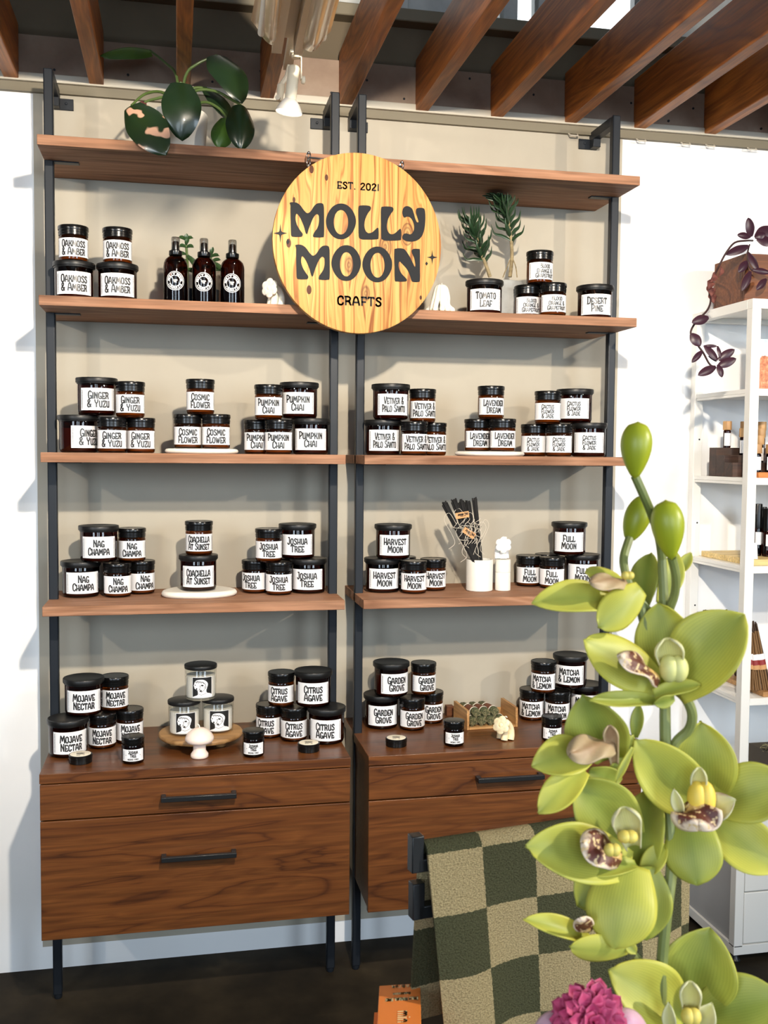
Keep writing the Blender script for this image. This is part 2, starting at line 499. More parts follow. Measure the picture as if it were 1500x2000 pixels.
M_PURPLE = leafmat('purple_leaf', (0.035, 0.010, 0.022, 1), (0.050, 0.016, 0.028, 1), None, 0.08, 0.4, scale=40)
M_PURPLESTEM = plain('purple_stalk', (0.035, 0.012, 0.012, 1), rough=0.6)
M_DRYLEAF = mottled('dry_leaf', [(0.3, rgb(70, 28, 26)), (0.7, rgb(128, 76, 66))], 60, 0.8, 0.2)
# ------------------------------------------------------------------ the room
Z1, Z2, Z3, Z4, ZC = 2.2314, 1.8467, 1.4631, 1.0793, 0.6843     # shelf tops
U, GAP, PW = 0.762, 0.050, 0.0234                                # bay width, gap between bays, post width
TH = 0.0245
struct('floor', MB().box(-5, -7, -0.1, 6, 0.15, 0), M_FLOOR)
struct('wall_back', MB().box(-5, 0, 0, 6, 0.15, 2.45), M_WHITEWALL)
struct('wall_upper', MB().box(-5, 0.0, 2.45, 6, 0.15, 2.70), M_DARKWALL)
struct('trim_painted_panel', MB().box(-0.047, -0.003, 0.066, 1.659, 0.0, 2.444), M_BEIGE)
struct('trim_rail', MB().box(-5, -0.028, 2.452, 6, 0.0, 2.474), M_TRIM, bevel=0.003)
struct('trim_shadow_strip', MB().box(-5, -0.016, 2.428, 6, -0.0005, 2.452), M_TRIMDARK)  # dark strip standing in for the shade under the rail
tp = MB()
tp.box(-5, -0.02, 2.474, 0.36, -0.0005, 2.575); tp.box(0.362, -0.021, 2.474, 1.70, -0.0005, 2.58); tp.box(1.702, -0.02, 2.474, 6, -0.0005, 2.578)
nail = MB()
for k in range(26):
    x = -0.3 + k*0.105 + RND.uniform(-.03, .03); z = RND.choice((2.487, 2.49, 2.53, 2.56))
    nail.lathe([(0, -0.001), (0.004*RND.uniform(.5, 1), -0.001), (0.0035, 0.002), (0, 0.002)], 8, (x, -0.021, z), (0, -1, 0))
plate = struct('trim_board', tp, M_PLATE, bevel=0.002)
o = obj('nail_hole', nail, M_BLACK, plate)
struct('trim_ledge', MB().box(-5, -0.05, 2.695, 6, 0.16, 2.73), M_TRIMDARK, bevel=0.004)
# clerestory above the ledge: posts, boards and open sky behind the glass
cl = MB()
for x in (-0.9, 0.42, 0.95, 1.285, 1.395, 1.72, 1.80, 2.3, 3.0):
    cl.box(x, 0.03, 2.73, x+0.045, 0.10, 3.30)
cl.box(-5, 0.03, 3.22, 6, 0.10, 3.45)
struct('window_frame_clerestory', cl, M_ROOFBOARD, bevel=0.003)
fill = MB()
fill.box(-5, 0.04, 2.73, 1.29, 0.09, 3.30) if False else None
fill.box(-5, 0.05, 2.73, 0.86, 0.09, 3.25)
fill.box(0.995, 0.05, 2.73, 1.20, 0.09, 3.25)
struct('wall_clerestory_board', fill, M_ROOFBOARD)
struct('wall_clerestory_side', MB().box(1.842, 0.05, 2.73, 6, 0.09, 3.25), M_ROOFBOARD)
br = MB()
for (x0, z0, x1, z1) in ((1.62, 2.72, 1.86, 2.95), (1.40, 2.80, 1.52, 2.74)):
    d = Vector((x1-x0, 0, z1-z0)); n = Vector((-d.z, 0, d.x)).normalized()
    br.obox(Vector(((x0+x1)/2, 0.12, (z0+z1)/2)), d/2, Vector((0, 0.02, 0)), n*0.028)
struct('beam_brace', br, M_ROOFBOARD)
m, nt, b = mat_new('overcast_sky'); setin(b, col=(0, 0, 0, 1), emit=(0.93, 0.97, 1.0, 1), estr=2.2)
M_SKY = m
struct('sky_outside', MB().box(-5, 1.2, 2.3, 6, 1.22, 5.0), M_SKY)
gm = glass('window_glass', (0.95, 0.97, 0.97, 1))
struct('window_1', MB().box(1.24, 0.062, 2.735, 1.84, 0.066, 3.22), gm)
# roof over the joists
roof = MB()
for k in range(24):
    y0 = -7 + k*0.31
    if -1.9 < y0 < -1.0: continue
    roof.box(-5, y0, 3.45, 6, y0+0.306, 3.48)
struct('ceiling', roof, M_ROOFBOARD)
# joists running out from the wall over the room
for k, bx in enumerate((-0.995, -0.770, -0.545, -0.322, -0.0986, 0.120, 0.3500, 0.5793, 0.8017, 1.0251, 1.2511, 1.4810, 1.7032, 1.9355, 2.165, 2.39, 2.62)):
    jb = MB().box(bx-0.019, -5.2, 2.456, bx+0.019, -0.0215, 2.60)
    struct('beam', jb, M_BEAM, bevel=0.002)
# little cable staples under the rail
def staple(u):
    p = at(u, 268, y=-0.02)
    t = MB().tube([(p.x-.014, -.016, 2.4275), (p.x-.012, -.026, 2.420), (p.x+.012, -.026, 2.420), (p.x+.014, -.016, 2.4275)], 0.002, 6)
    return obj('cable_staple', t, M_TRIM)
for k, (u, w) in enumerate(((1120, 'above the right bookcase bracket'), (1253, 'just right of the right bookcase'), (1340, 'second right of the bookcase'), (1388, 'third right of the bookcase'), (1470, 'above the white shelf planter'))):
    tag(staple(u), 'small cream cable staple under the wall rail, ' + w, 'staple', 'cable staples under the rail')

# ------------------------------------------------------------------ the two walnut bookcases
def handle(parent, x, y, z):
    h = MB()
    h.box(x-.092, y-.030, z-.006, x+.092, y-.019, z+.006)
    h.box(x-.092, y-.019, z-.006, x-.080, y, z+.006); h.box(x+.080, y-.019, z-.006, x+.092, y, z+.006)
    return obj('handle', h, M_HANDLE, parent, bevel=0.0012)

def upright(root, x, side):
    t = MB().box(x, -.173, 0.012, x+PW, -.150, 2.437)
    o = obj('upright', t, M_BLACK, root, bevel=0.003)
    b = MB()
    b.box(x, -.151, 2.412, x+PW, -.004, 2.437)
    x0, x1 = (x, x+.058) if side > 0 else (x+PW-.058, x+PW)
    b.box(x0, -.0085, 2.388, x1, -.0032, 2.418)
    b.lathe([(0, 0), (.004, 0), (.0035, .003), (0, .003)], 10, ((x+PW+.016) if side > 0 else (x-.016), -.0085, 2.405), (0, -1, 0))
    b.obox((x+PW/2, -.02, 2.402), (PW/2, 0, 0), (0, .016, 0), (0, 0, .013))
    obj('wall_bracket', b, M_BLACK, o, bevel=0.0012)
    f = MB().lathe([(0, 0), (.009, 0), (.011, .004), (.011, .014), (0, .014)], 14, (x+PW/2, -.1615, 0))
    obj('foot', f, M_BLACK, o)
    return o

def shelf(root, z):
    s = MB().box(0, -.304, z-TH, U, -.004, z)
    o = obj('shelf', s, M_SHELF, root, bevel=0.0012)
    p = MB()
    for x0, x1 in ((PW, .085), (U-.085, U-PW)):
        p.box(x0, -.172, z-TH-.003, x1, -.150, z-TH)
    obj('support_plate', p, M_BLACK, o)
    return o

M_SHELF = M_WALNUT_LIT
def bookcase(label):
    r = thing('bookcase', label, 'bookcase', group='walnut ladder bookcases on the beige wall')
    upright(r, 0, 1); upright(r, U-PW, -1)
    for z in (Z1, Z2, Z3, Z4): shelf(r, z)
    top = MB().box(0, -.392, ZC-TH, U+.003, -.004, ZC)
    obj('cabinet_top', top, M_WALNUT, r, bevel=0.0012)
    bd = MB().box(0.004, -.374, .272, U-.001, -.006, ZC-TH)
    obj('cabinet_body', bd, M_WALNUT, r, bevel=0.001)
    for z0, z1, hz in ((.5695, ZC-TH-.0025, .6120), (.270, .5660, .4610)):
        d = obj('drawer', MB().box(0.001, -.392, z0, U+.002, -.3742, z1), M_WALNUT, r, bevel=0.0012)
        handle(d, .380, -.392, hz)
    return r
def copy_tree(o, parent=None):
    c = o.copy(); COL.objects.link(c); c.parent = parent
    for ch in list(o.children): copy_tree(ch, c)
    return c
bkl = bookcase('walnut and black steel ladder bookcase with drawers, nearest the bare left wall')
bkr = copy_tree(bkl)
bkr.location.x = U + GAP
bkr['label'] = 'walnut and black steel ladder bookcase with drawers, half hidden behind the orchid'
# ------------------------------------------------------------------ lettering
# Upright art-nouveau capitals as strokes in a box one unit high: width, then polylines ('c' smoothed, 'l' straight).
GL = {
 'A': (.52, ['c', (0,0),(.05,.45),(.13,.85),(.25,1.02),(.37,.85),(.45,.45),(.52,0)], ['l', (.07,.34),(.44,.34)]),
 'B': (.46, ['l', (.05,0),(.05,1)], ['c', (.05,1),(.30,1),(.40,.84),(.34,.66),(.08,.58)], ['c', (.08,.58),(.34,.54),(.46,.30),(.34,.02),(.05,0)]),
 'C': (.44, ['c', (.44,.72),(.43,.86),(.36,.98),(.20,1),(.06,.80),(.03,.45),(.08,.10),(.22,0),(.38,.05),(.44,.24)],),
 'D': (.48, ['l', (.06,0),(.06,1)], ['c', (-.02,1),(.22,1),(.42,.82),(.47,.45),(.40,.12),(.22,0),(-.02,0)]),
 'E': (.42, ['l', (.06,0),(.06,1)], ['l', (.0,1),(.40,1),(.42,.86)], ['l', (.06,.40),(.36,.40)], ['l', (.0,0),(.40,0),(.42,.16)]),
 'F': (.40, ['l', (.06,0),(.06,1)], ['l', (.0,1),(.38,1),(.40,.84)], ['l', (.06,.42),(.34,.42)]),
 'G': (.47, ['c', (.44,.84),(.36,.98),(.20,1),(.06,.80),(.03,.45),(.08,.10),(.22,0),(.38,.04),(.44,.18)], ['l', (.26,.38),(.46,.38),(.46,0)]),
 'H': (.48, ['l', (.05,0),(.05,1)], ['l', (.44,0),(.44,1)], ['l', (.05,.36),(.44,.36)]),
 'I': (.12, ['l', (.06,0),(.06,1)]),
 'J': (.34, ['c', (.28,1),(.29,.5),(.28,.16),(.18,0),(.04,.06),(.0,.2)], ['l', (.10,1),(.30,1)]),
 'K': (.47, ['l', (.05,0),(.05,1)], ['c', (.42,1),(.38,.72),(.24,.52),(.06,.42)], ['c', (.16,.46),(.34,.40),(.42,.22),(.47,0)]),
 'L': (.40, ['l', (.06,1),(.06,0)], ['l', (.0,0),(.38,0),(.40,.20)]),
 'M': (.64, ['c', (.0,0),(.04,.5),(.08,1)], ['c', (.08,1),(.22,.7),(.32,.28)], ['c', (.32,.28),(.42,.7),(.56,1)], ['c', (.56,1),(.60,.5),(.64,0)]),
 'N': (.50, ['l', (.05,0),(.05,1)], ['c', (.05,1),(.22,.62),(.36,.32),(.45,.02)], ['l', (.45,0),(.45,1)]),
 'O': (.50, ['c', (.25,1),(.08,.88),(.03,.5),(.08,.12),(.25,0),(.42,.12),(.47,.5),(.42,.88),(.25,1)]),
 'P': (.44, ['l', (.06,0),(.06,1)], ['c', (-.02,1),(.24,1),(.42,.84),(.40,.54),(.24,.40),(.06,.40)]),
 'R': (.47, ['l', (.06,0),(.06,1)], ['c', (-.02,1),(.24,1),(.40,.86),(.38,.60),(.24,.46),(.06,.44)], ['c', (.20,.46),(.36,.36),(.40,.16),(.47,0)]),
 'S': (.42, ['c', (.40,.80),(.34,.98),(.18,1),(.06,.86),(.10,.66),(.26,.52),(.38,.36),(.38,.14),(.24,0),(.08,.04),(.02,.20)]),
 'T': (.46, ['l', (.23,0),(.23,1)], ['l', (.0,.86),(.02,1),(.44,1),(.46,.86)]),
 'U': (.48, ['c', (.05,1),(.05,.5),(.08,.14),(.24,0),(.38,.10),(.43,.4),(.43,1)], ['l', (.43,.5),(.43,0)]),
 'V': (.50, ['c', (.02,1),(.08,.55),(.25,0)], ['c', (.25,0),(.42,.55),(.48,1)]),
 'W': (.66, ['c', (.02,1),(.08,.4),(.18,0)], ['c', (.18,0),(.28,.4),(.33,.8)], ['c', (.33,.8),(.40,.4),(.48,0)], ['c', (.48,0),(.58,.4),(.64,1)]),
 'Y': (.48, ['c', (.03,1),(.08,.7),(.24,.46)], ['c', (.45,1),(.40,.7),(.24,.46)], ['l', (.24,.46),(.24,0)]),
 'Z': (.44, ['l', (.02,.84),(.03,1),(.42,1)], ['c', (.42,1),(.28,.6),(.10,.26),(.02,0)], ['l', (.02,0),(.42,0),(.44,.18)]),
 '&': (.52, ['c', (.50,.0),(.30,.34),(.12,.66),(.10,.88),(.24,1),(.36,.88),(.30,.66),(.10,.46),(.02,.24),(.10,.04),(.26,0),(.42,.14),(.50,.40)]),
 '.': (.14, ['l', (.06,0),(.08,.02)]),
 '0': (.46, ['c', (.23,1),(.07,.88),(.03,.5),(.07,.12),(.23,0),(.39,.12),(.43,.5),(.39,.88),(.23,1)]),
 '1': (.16, ['l', (.08,0),(.08,1)]),
 '2': (.44, ['c', (.03,.80),(.12,.98),(.28,1),(.40,.84),(.34,.58),(.12,.26),(.03,0)], ['l', (.03,0),(.42,0)]),
 '5': (.44, ['l', (.40,1),(.08,1),(.06,.58)], ['c', (.06,.58),(.22,.64),(.38,.52),(.41,.30),(.32,.06),(.18,0),(.04,.10)]),
 '7': (.42, ['l', (.03,.86),(.03,1),(.40,1)], ['c', (.40,1),(.28,.6),(.18,.3),(.15,0)]),
 '/': (.36, ['l', (.0,-.05),(.34,1.05)]),
 ' ': (.26,),
}
def text_w(s, small=.84, sp=.14):
    return sum(GL[c][0]*(1 if k == 0 or s[k-1] == ' ' else small) + sp for k, c in enumerate(s)) - sp
def strokes(s, small=.84, sp=.14):
    """The line's strokes as lists of 2D points, one unit cap height, starting at x = 0."""
    x = 0; out = []
    for k, c in enumerate(s):
        f = 1 if k == 0 or s[k-1] == ' ' else small
        for st in GL[c][1:]:
            pts = [Vector((x + p[0]*f, p[1]*f, 0)) for p in st[1:]]
            if st[0] == 'c': pts = smoothline(pts, 3)
            out.append(pts)
        x += GL[c][0]*f + sp
    return out
def ink(mb, st, t, ox, oy, sc, to3):
    """Ribbons of half width t along the strokes, placed at (ox, oy), scaled, mapped by to3(u, v)."""
    for pts in st:
        P = [(ox + p.x*sc, oy + p.y*sc) for p in pts]
        for k in range(len(P)-1):
            (x0, y0), (x1, y1) = P[k], P[k+1]
            L = sqrt((x1-x0)**2 + (y1-y0)**2) or 1e-9
            ex, ey = (x1-x0)/L*t, (y1-y0)/L*t; nx, ny = -ey, ex
            n = max(1, int(L/(t*4)))
            e0 = .6; e1 = .6
            for i in range(n):
                a0, a1 = i/n, (i+1)/n
                q0 = (x0+(x1-x0)*a0 - (ex*e0 if i == 0 else 0), y0+(y1-y0)*a0 - (ey*e0 if i == 0 else 0))
                q1 = (x0+(x1-x0)*a1 + (ex*e1 if i == n-1 else 0), y0+(y1-y0)*a1 + (ey*e1 if i == n-1 else 0))
                mb.add([to3(q0[0]-nx, q0[1]-ny), to3(q1[0]-nx, q1[1]-ny), to3(q1[0]+nx, q1[1]+ny), to3(q0[0]+nx, q0[1]+ny)], [(0, 1, 2, 3)])
def lines(mb, rows, cx, cy, w, h, to3, weight=.085, lead=1.16, hk=1.0, small=.84):
    """Rows of text fitted into a box w by h centred on (cx, cy)."""
    n = len(rows)
    sc = min(h/(n*lead - (lead-1)), w/max(text_w(r, small) for r in rows)*1.0)
    hy = min(h/(n*lead - (lead-1)), sc*1.75)
    k = hy/sc
    for i, r in enumerate(rows):
        y0 = cy + (n*lead - (lead-1))*hy/2 - hy - i*lead*hy
        st = [[Vector((p.x, p.y*k, 0)) for p in s] for s in strokes(r, small)]
        ink(mb, st, weight*sc*(.5+.5*min(k, 1.4)), cx - text_w(r, small)*sc/2, y0, sc, to3)

# ------------------------------------------------------------------ candle jars
TXT = {'oak': ('OAKMOSS', '& AMBER'), 'tom': ('TOMATO', 'LEAF'), 'blo': ('BLOOD', 'ORANGE &', 'GRAPEFRUIT'), 'des': ('DESERT', 'PINE'),
 'gin': ('GINGER', '& YUZU'), 'cos': ('COSMIC', 'FLOWER'), 'pum': ('PUMPKIN', 'CHAI'), 'vet': ('VETIVER &', 'PALO SANTO'),
 'lav': ('LAVENDER', 'DREAM'), 'cac': ('CACTUS', 'FLOWER', '& JADE'), 'nag': ('NAG', 'CHAMPA'), 'coa': ('COACHELLA', 'AT SUNSET'),
 'jos': ('JOSHUA', 'TREE'), 'har': ('HARVEST', 'MOON'), 'ful': ('FULL', 'MOON'), 'moj': ('MOJAVE', 'NECTAR'), 'cit': ('CITRUS', 'AGAVE'),
 'gar': ('GARDEN', 'GROVE'), 'mat': ('MATCHA', '& LEMON'), 'inc': ('JOSHUA', 'TREE')}
def cyl(r):
    return lambda u, v: (r*sin(u/r), -r*cos(u/r), v)
def side_print(mb, u, z0, z1, to3, rnd):
    for c in (0, .0016):
        z = z0
        while z < z1:
            l = rnd.uniform(.0006, .0016)
            mb.add([to3(u+c-.00045, z), to3(u+c+.00045, z), to3(u+c+.00045, z+l), to3(u+c-.00045, z+l)], [(0, 1, 2, 3)])
            z += l + rnd.choice((.0004, .0004, .0009))
JM = {}
def jar_meshes(t, sc):
    """glass, wax, lid, label, lettering meshes of one jar size and one scent."""
    if t not in JM:
        if t == 'L':
            g = [(0, 0), (.041, 0), (.0455, .0025), (.0478, .009), (.0480, .078), (.0474, .0815), (0, .0815)]
            w = [(0, .005), (.042, .005), (.0445, .010), (.0445, .062), (0, .062)]
            l = [(0, .0795), (.0490, .0795), (.0496, .0805), (.0496, .0830), (.0522, .0835), (.0525, .0845), (.0525, .0932), (.0515, .0950), (.0490, .0955), (.0480, .0950), (0, .0948)]
            r, z0, z1, half = .0480, .0115, .0680, .0485
        elif t == 'S':
            g = [(0, 0), (.031, 0), (.0345, .002), (.0360, .007), (.0360, .060), (.0350, .065), (.0330, .068), (0, .068)]
            w = [(0, .005), (.0320, .005), (.0335, .009), (.0335, .050), (0, .050)]
            l = [(0, .0655), (.0352, .0655), (.0362, .0665), (.0362, .0720), (.0368, .0726), (.0368, .0745), (.0360, .0750), (.0360, .0790), (.0374, .0800), (.0376, .0815), (.0376, .0885), (.0366, .0902), (.0350, .0905), (.0342, .0898), (0, .0896)]
            r, z0, z1, half = .0360, .0110, .0570, .0490
        else:
            g = [(0, 0), (.0240, 0), (.0265, .002), (.0278, .006), (.0278, .044), (.0265, .048), (0, .048)]
            w = [(0, .004), (.0245, .004), (.0255, .008), (.0255, .034), (0, .034)]
            l = [(0, .0465), (.0268, .0465), (.0275, .0475), (.0275, .0535), (.0282, .0540), (.0282, .0560), (.0274, .0565), (.0274, .0590), (.0285, .0600), (.0287, .0610), (.0287, .0650), (.0278, .0668), (.0265, .0670), (0, .0666)]
            r, z0, z1, half = .0278, .0090, .0385, .0300
        gm_ = {'L': M_AMBER, 'S': M_AMBERS, 'M': M_AMBER}[t]
        lab = MB().grid(lambda s, k: cyl(r+.0003)(-half + 2*half*s, z0 + (z1-z0)*k), 24, 1, .00015)
        nn = 40
        JM[t] = (mesh('glass', MB().lathe(g, nn), gm_), mesh('wax', MB().lathe(w, 32), M_WAX), mesh('lid', MB().lathe(l, nn), M_MATLID if t == 'L' else M_LID),
                 mesh('label', lab, M_PAPER), (r, z0, z1, half))
    if (t, sc) not in JM:
        r, z0, z1, half = JM[t][4]
        to3 = cyl(r + .0007); mb = MB(); rr = random.Random(sc)
        rows = TXT[sc]; hh = z1 - z0
        if t == 'L': lines(mb, rows, 0, (z0+z1)/2, .066 if len(max(rows, key=len)) > 6 else .056, hh*.70, to3, .090)
        elif t == 'S': lines(mb, rows, 0, (z0+z1)/2, {'blo': .084, 'vet': .074}.get(sc) or .061 if len(max(rows, key=len)) > 6 else .052, hh*.80, to3, .090)
        else:
            lines(mb, rows, 0, z0+hh*.62, .030, hh*.56, to3, .10)
            lines(mb, ['INCENSE CONES'], 0, z0+hh*.16, .030, hh*.13, to3, .09, small=1)
            for s in (-1, 1): mb.add([to3(s*.0185-.0008, z0+hh*.48), to3(s*.0185+.0008, z0+hh*.48), to3(s*.0185+.0008, z0+hh*.54), to3(s*.0185-.0008, z0+hh*.54)], [(0, 1, 2, 3)])
        for s in ((-1, 1) if t != 'M' else (-1,)):
            side_print(mb, s*(half-.0042)-.0008, z0+.004, z1-.005, to3, rr)
        JM[(t, sc)] = mesh('lettering', mb, M_INK, smooth=False)
    return JM[t][:4] + (JM[(t, sc)],)
SHW = {'2': 'second shelf', '3': 'third shelf', '4': 'fourth shelf', '5': 'drawer cabinet'}
PW_ = {'bl': 'bottom left', 'bm': 'bottom middle', 'br': 'bottom right', 'tl': 'upper left', 'tr': 'upper right', 't': 'top', 'b': 'bottom', 's': 'single'}
def jar_label(pile, pos, t):
    size = {'L': 'large wide', 'S': 'small', 'M': 'mini'}[t]
    side = 'left' if pile[1] == 'L' else 'right'
    if pile == '2Rw': return 'large wide amber candle jar in front of the grey cement plant pot'
    if pile == '2Re': return 'large wide amber candle jar alone at the right end of the second shelf'
    if pile == '2Rb': return '%s small amber candle jar of three stacked beside the grey cement pot' % PW_[pos]
    if pile == '2Lw': return '%s amber candle jar, %s of four by the spray bottles, second shelf' % (size, PW_[pos])
    if t == 'M':
        w = {('L', 'l'): 'left of the mushroom candle', ('L', 'r'): 'right of the mushroom candle', ('R', 'l'): 'left of the butter flower candle', ('R', 'r'): 'before the jars at the orchid'}[(pile[1], pos)]
        return 'mini black jar with white label, %s' % w
    pl = {'l': 'left', 'm': 'middle', 'r': 'right'}[pile[2]]
    return '%s amber candle jar, %s of %s pile, %s of %s bookcase' % (size, PW_[pos], pl, SHW[pile[0]], side)
JARS = [
('2Lw','bl','L','oak',0.0749,-0.2150,1.8467,0),
('2Lw','br','L','oak',0.1818,-0.2150,1.8467,0),
('2Lw','tl','S','oak',0.0744,-0.2150,1.9422,0),
('2Lw','tr','S','oak',0.1824,-0.2150,1.9422,0),
('2Rw','s','L','tom',1.1583,-0.2250,1.8467,6),
('2Rb','bl','S','blo',1.2909,-0.2037,1.8467,20),
('2Rb','br','S','blo',1.3457,-0.2563,1.8467,20),
('2Rb','t','S','blo',1.3157,-0.2300,1.9372,26),
('2Re','s','L','des',1.4853,-0.2200,1.8467,8),
('3Ll','bl','L','gin',0.0814,-0.2000,1.4631,35),
('3Ll','bm','S','gin',0.1669,-0.2444,1.4631,0),
('3Ll','br','S','gin',0.2371,-0.2156,1.4631,0),
('3Ll','tl','L','gin',0.1277,-0.2075,1.5586,5),
('3Ll','tr','S','gin',0.2127,-0.2400,1.5536,0),
('3Lm','bl','S','cos',0.3577,-0.2033,1.4751,0),
('3Lm','br','S','cos',0.4299,-0.2267,1.4751,0),
('3Lm','t','S','cos',0.3898,-0.2150,1.5656,0),
('3Lr','bl','S','pum',0.5414,-0.1937,1.4631,-5),
('3Lr','bm','S','pum',0.5909,-0.2513,1.4631,0),
('3Lr','br','L','pum',0.6810,-0.2150,1.4631,0),
('3Lr','tl','S','pum',0.5654,-0.2445,1.5536,0),
('3Lr','tr','L','pum',0.6508,-0.2080,1.5586,-5),
('3Rl','bl','L','vet',0.8815,-0.2005,1.4631,8),
('3Rl','bm','S','vet',0.9581,-0.2495,1.4631,15),
('3Rl','br','S','vet',1.0282,-0.1850,1.4631,15),
('3Rl','tl','L','vet',0.8977,-0.2250,1.5586,12),
('3Rl','tr','S','vet',0.9902,-0.2100,1.5536,15),
('3Rm','bl','S','lav',1.1552,-0.1893,1.4751,15),
('3Rm','br','S','lav',1.2110,-0.2407,1.4751,15),
('3Rm','t','S','lav',1.1850,-0.2150,1.5656,15),
('3Rr','bl','S','cac',1.3217,-0.1911,1.4631,-3),
('3Rr','bm','S','cac',1.3763,-0.2439,1.4631,0),
('3Rr','br','L','cac',1.4770,-0.2150,1.4631,3),
('3Rr','tl','S','cac',1.3436,-0.2388,1.5536,0),
('3Rr','tr','L','cac',1.4410,-0.1962,1.5586,-3),
('4Ll','bl','L','nag',0.0760,-0.1166,1.0793,8),
('4Ll','bm','S','nag',0.1722,-0.1366,1.0793,3),
('4Ll','br','S','nag',0.2321,-0.0838,1.0793,18),
('4Ll','tl','L','nag',0.1245,-0.1355,1.1748,0),
('4Ll','tr','S','nag',0.2087,-0.1013,1.1698,0),
('4Lm','b','L','coa',0.3851,-0.1502,1.0953,0),
('4Lm','t','S','coa',0.3867,-0.1502,1.1908,0),
('4Lr','bl','S','jos',0.5413,-0.1092,1.0793,-22),
('4Lr','bm','S','jos',0.6023,-0.1564,1.0793,0),
('4Lr','br','L','jos',0.6880,-0.1256,1.0793,-5),
('4Lr','tl','S','jos',0.5749,-0.1539,1.1698,0),
('4Lr','tr','L','jos',0.6581,-0.1169,1.1748,0),
('4Rl','bl','L','har',0.8964,-0.1408,1.0793,8),
('4Rl','bm','S','har',0.9770,-0.1829,1.0793,4),
('4Rl','br','S','har',1.0463,-0.1326,1.0793,15),
('4Rl','t','L','har',0.9216,-0.1618,1.1748,8),
('4Rr','bl','S','ful',1.3516,-0.0824,1.0793,8),
('4Rr','bm','S','ful',1.4046,-0.1367,1.0793,0),
('4Rr','br','L','ful',1.5113,-0.1098,1.0793,0),
('4Rr','t','L','ful',1.4628,-0.1202,1.1748,0),
('5Ll','bl','L','moj',0.0508,-0.2280,0.6843,10),
('5Ll','bm','S','moj',0.1320,-0.1751,0.6843,0),
('5Ll','br','S','moj',0.2013,-0.1427,0.6843,5),
('5Ll','tl','L','moj',0.0874,-0.1892,0.7798,0),
('5Ll','tr','S','moj',0.1628,-0.1384,0.7748,5),
('5Lr','bl','S','cit',0.5773,-0.1526,0.6843,-18),
('5Lr','bm','S','cit',0.6406,-0.1959,0.6843,0),
('5Lr','br','L','cit',0.7260,-0.2290,0.6843,-5),
('5Lr','tl','S','cit',0.6093,-0.1649,0.7748,-12),
('5Lr','tr','L','cit',0.6929,-0.2007,0.7798,0),
('5Rl','bl','L','gar',0.9036,-0.1077,0.6843,8),
('5Rl','bm','S','gar',0.9849,-0.1483,0.6843,12),
('5Rl','br','S','gar',1.0550,-0.0867,0.6843,18),
('5Rl','tl','L','gar',0.9270,-0.1280,0.7798,22),
('5Rl','tr','S','gar',1.0270,-0.1082,0.7748,20),
('5Rr','bl','S','mat',1.3610,-0.1053,0.6843,-5),
('5Rr','bm','S','mat',1.4269,-0.1429,0.6843,-3),
('5Rr','br','L','mat',1.5379,-0.0880,0.6843,0),
('5Rr','tl','S','mat',1.3805,-0.1461,0.7748,-10),
('5Rr','tr','L','mat',1.4781,-0.1124,0.7798,-5),
('5Lf','l','M','inc',0.2181,-0.3283,0.6843,0),
('5Lf','r','M','inc',0.5206,-0.3265,0.6843,0),
('5Rf','l','M','inc',1.0586,-0.3255,0.6843,10),
('5Rf','r','M','inc',1.3369,-0.3286,0.6843,8)
]
PROTO = {}
def put_jar(pile, pos, t, sc, x, y, z, rot):
    face = atan2(x - CAM.x, y - CAM.y)            # labels look out towards the aisle where the photographer stands
    g = {'2': 'second', '3': 'third', '4': 'fourth', '5': 'cabinet'}[pile[0]]
    grp = 'mini incense jars along the cabinet fronts' if t == 'M' else 'candle jars on the %s' % SHW[pile[0]]
    if (t, sc) not in PROTO:
        gl, wx_, ld, lb, le = jar_meshes(t, sc)
        r = thing('candle_jar' if t != 'M' else 'incense_jar', 'jar', 'jar')
        obj('glass', gl, None, r); obj('wax', wx_, None, r) if t != 'M' else None
        obj('lid', ld, None, r); l = obj('label', lb, None, r); obj('lettering', le, None, l)
        PROTO[(t, sc)] = r
    else:
        r = copy_tree(PROTO[(t, sc)])
    r.location = (x, y, z + .0003); r.rotation_euler = (0, 0, -face + radians(rot))
    r['label'] = jar_label(pile, pos, t); r['category'] = 'candle jar' if t != 'M' else 'jar'; r['group'] = grp
    return r
for row in JARS: put_jar(*row)
# jars standing half hidden behind the piles on the fourth shelf
for x, y, z, t, sc, lab in ((.165, -.046, Z4, 'S', 'nag', 'small amber candle jar hidden behind the left pile, fourth shelf of left bookcase'),
                            (.618, -.055, Z4, 'S', 'jos', 'small amber candle jar hidden behind the right pile, fourth shelf of left bookcase'),
                            (.972, -.070, Z4, 'S', 'har', 'small amber candle jar hidden behind the left pile, fourth shelf of right bookcase'),
                            (1.425, -.044, Z4, 'S', 'ful', 'small amber candle jar hidden behind the right pile, fourth shelf of right bookcase')):
    r = put_jar('4Ll', 'bm', t, sc, x, y, z, 0); r['label'] = lab

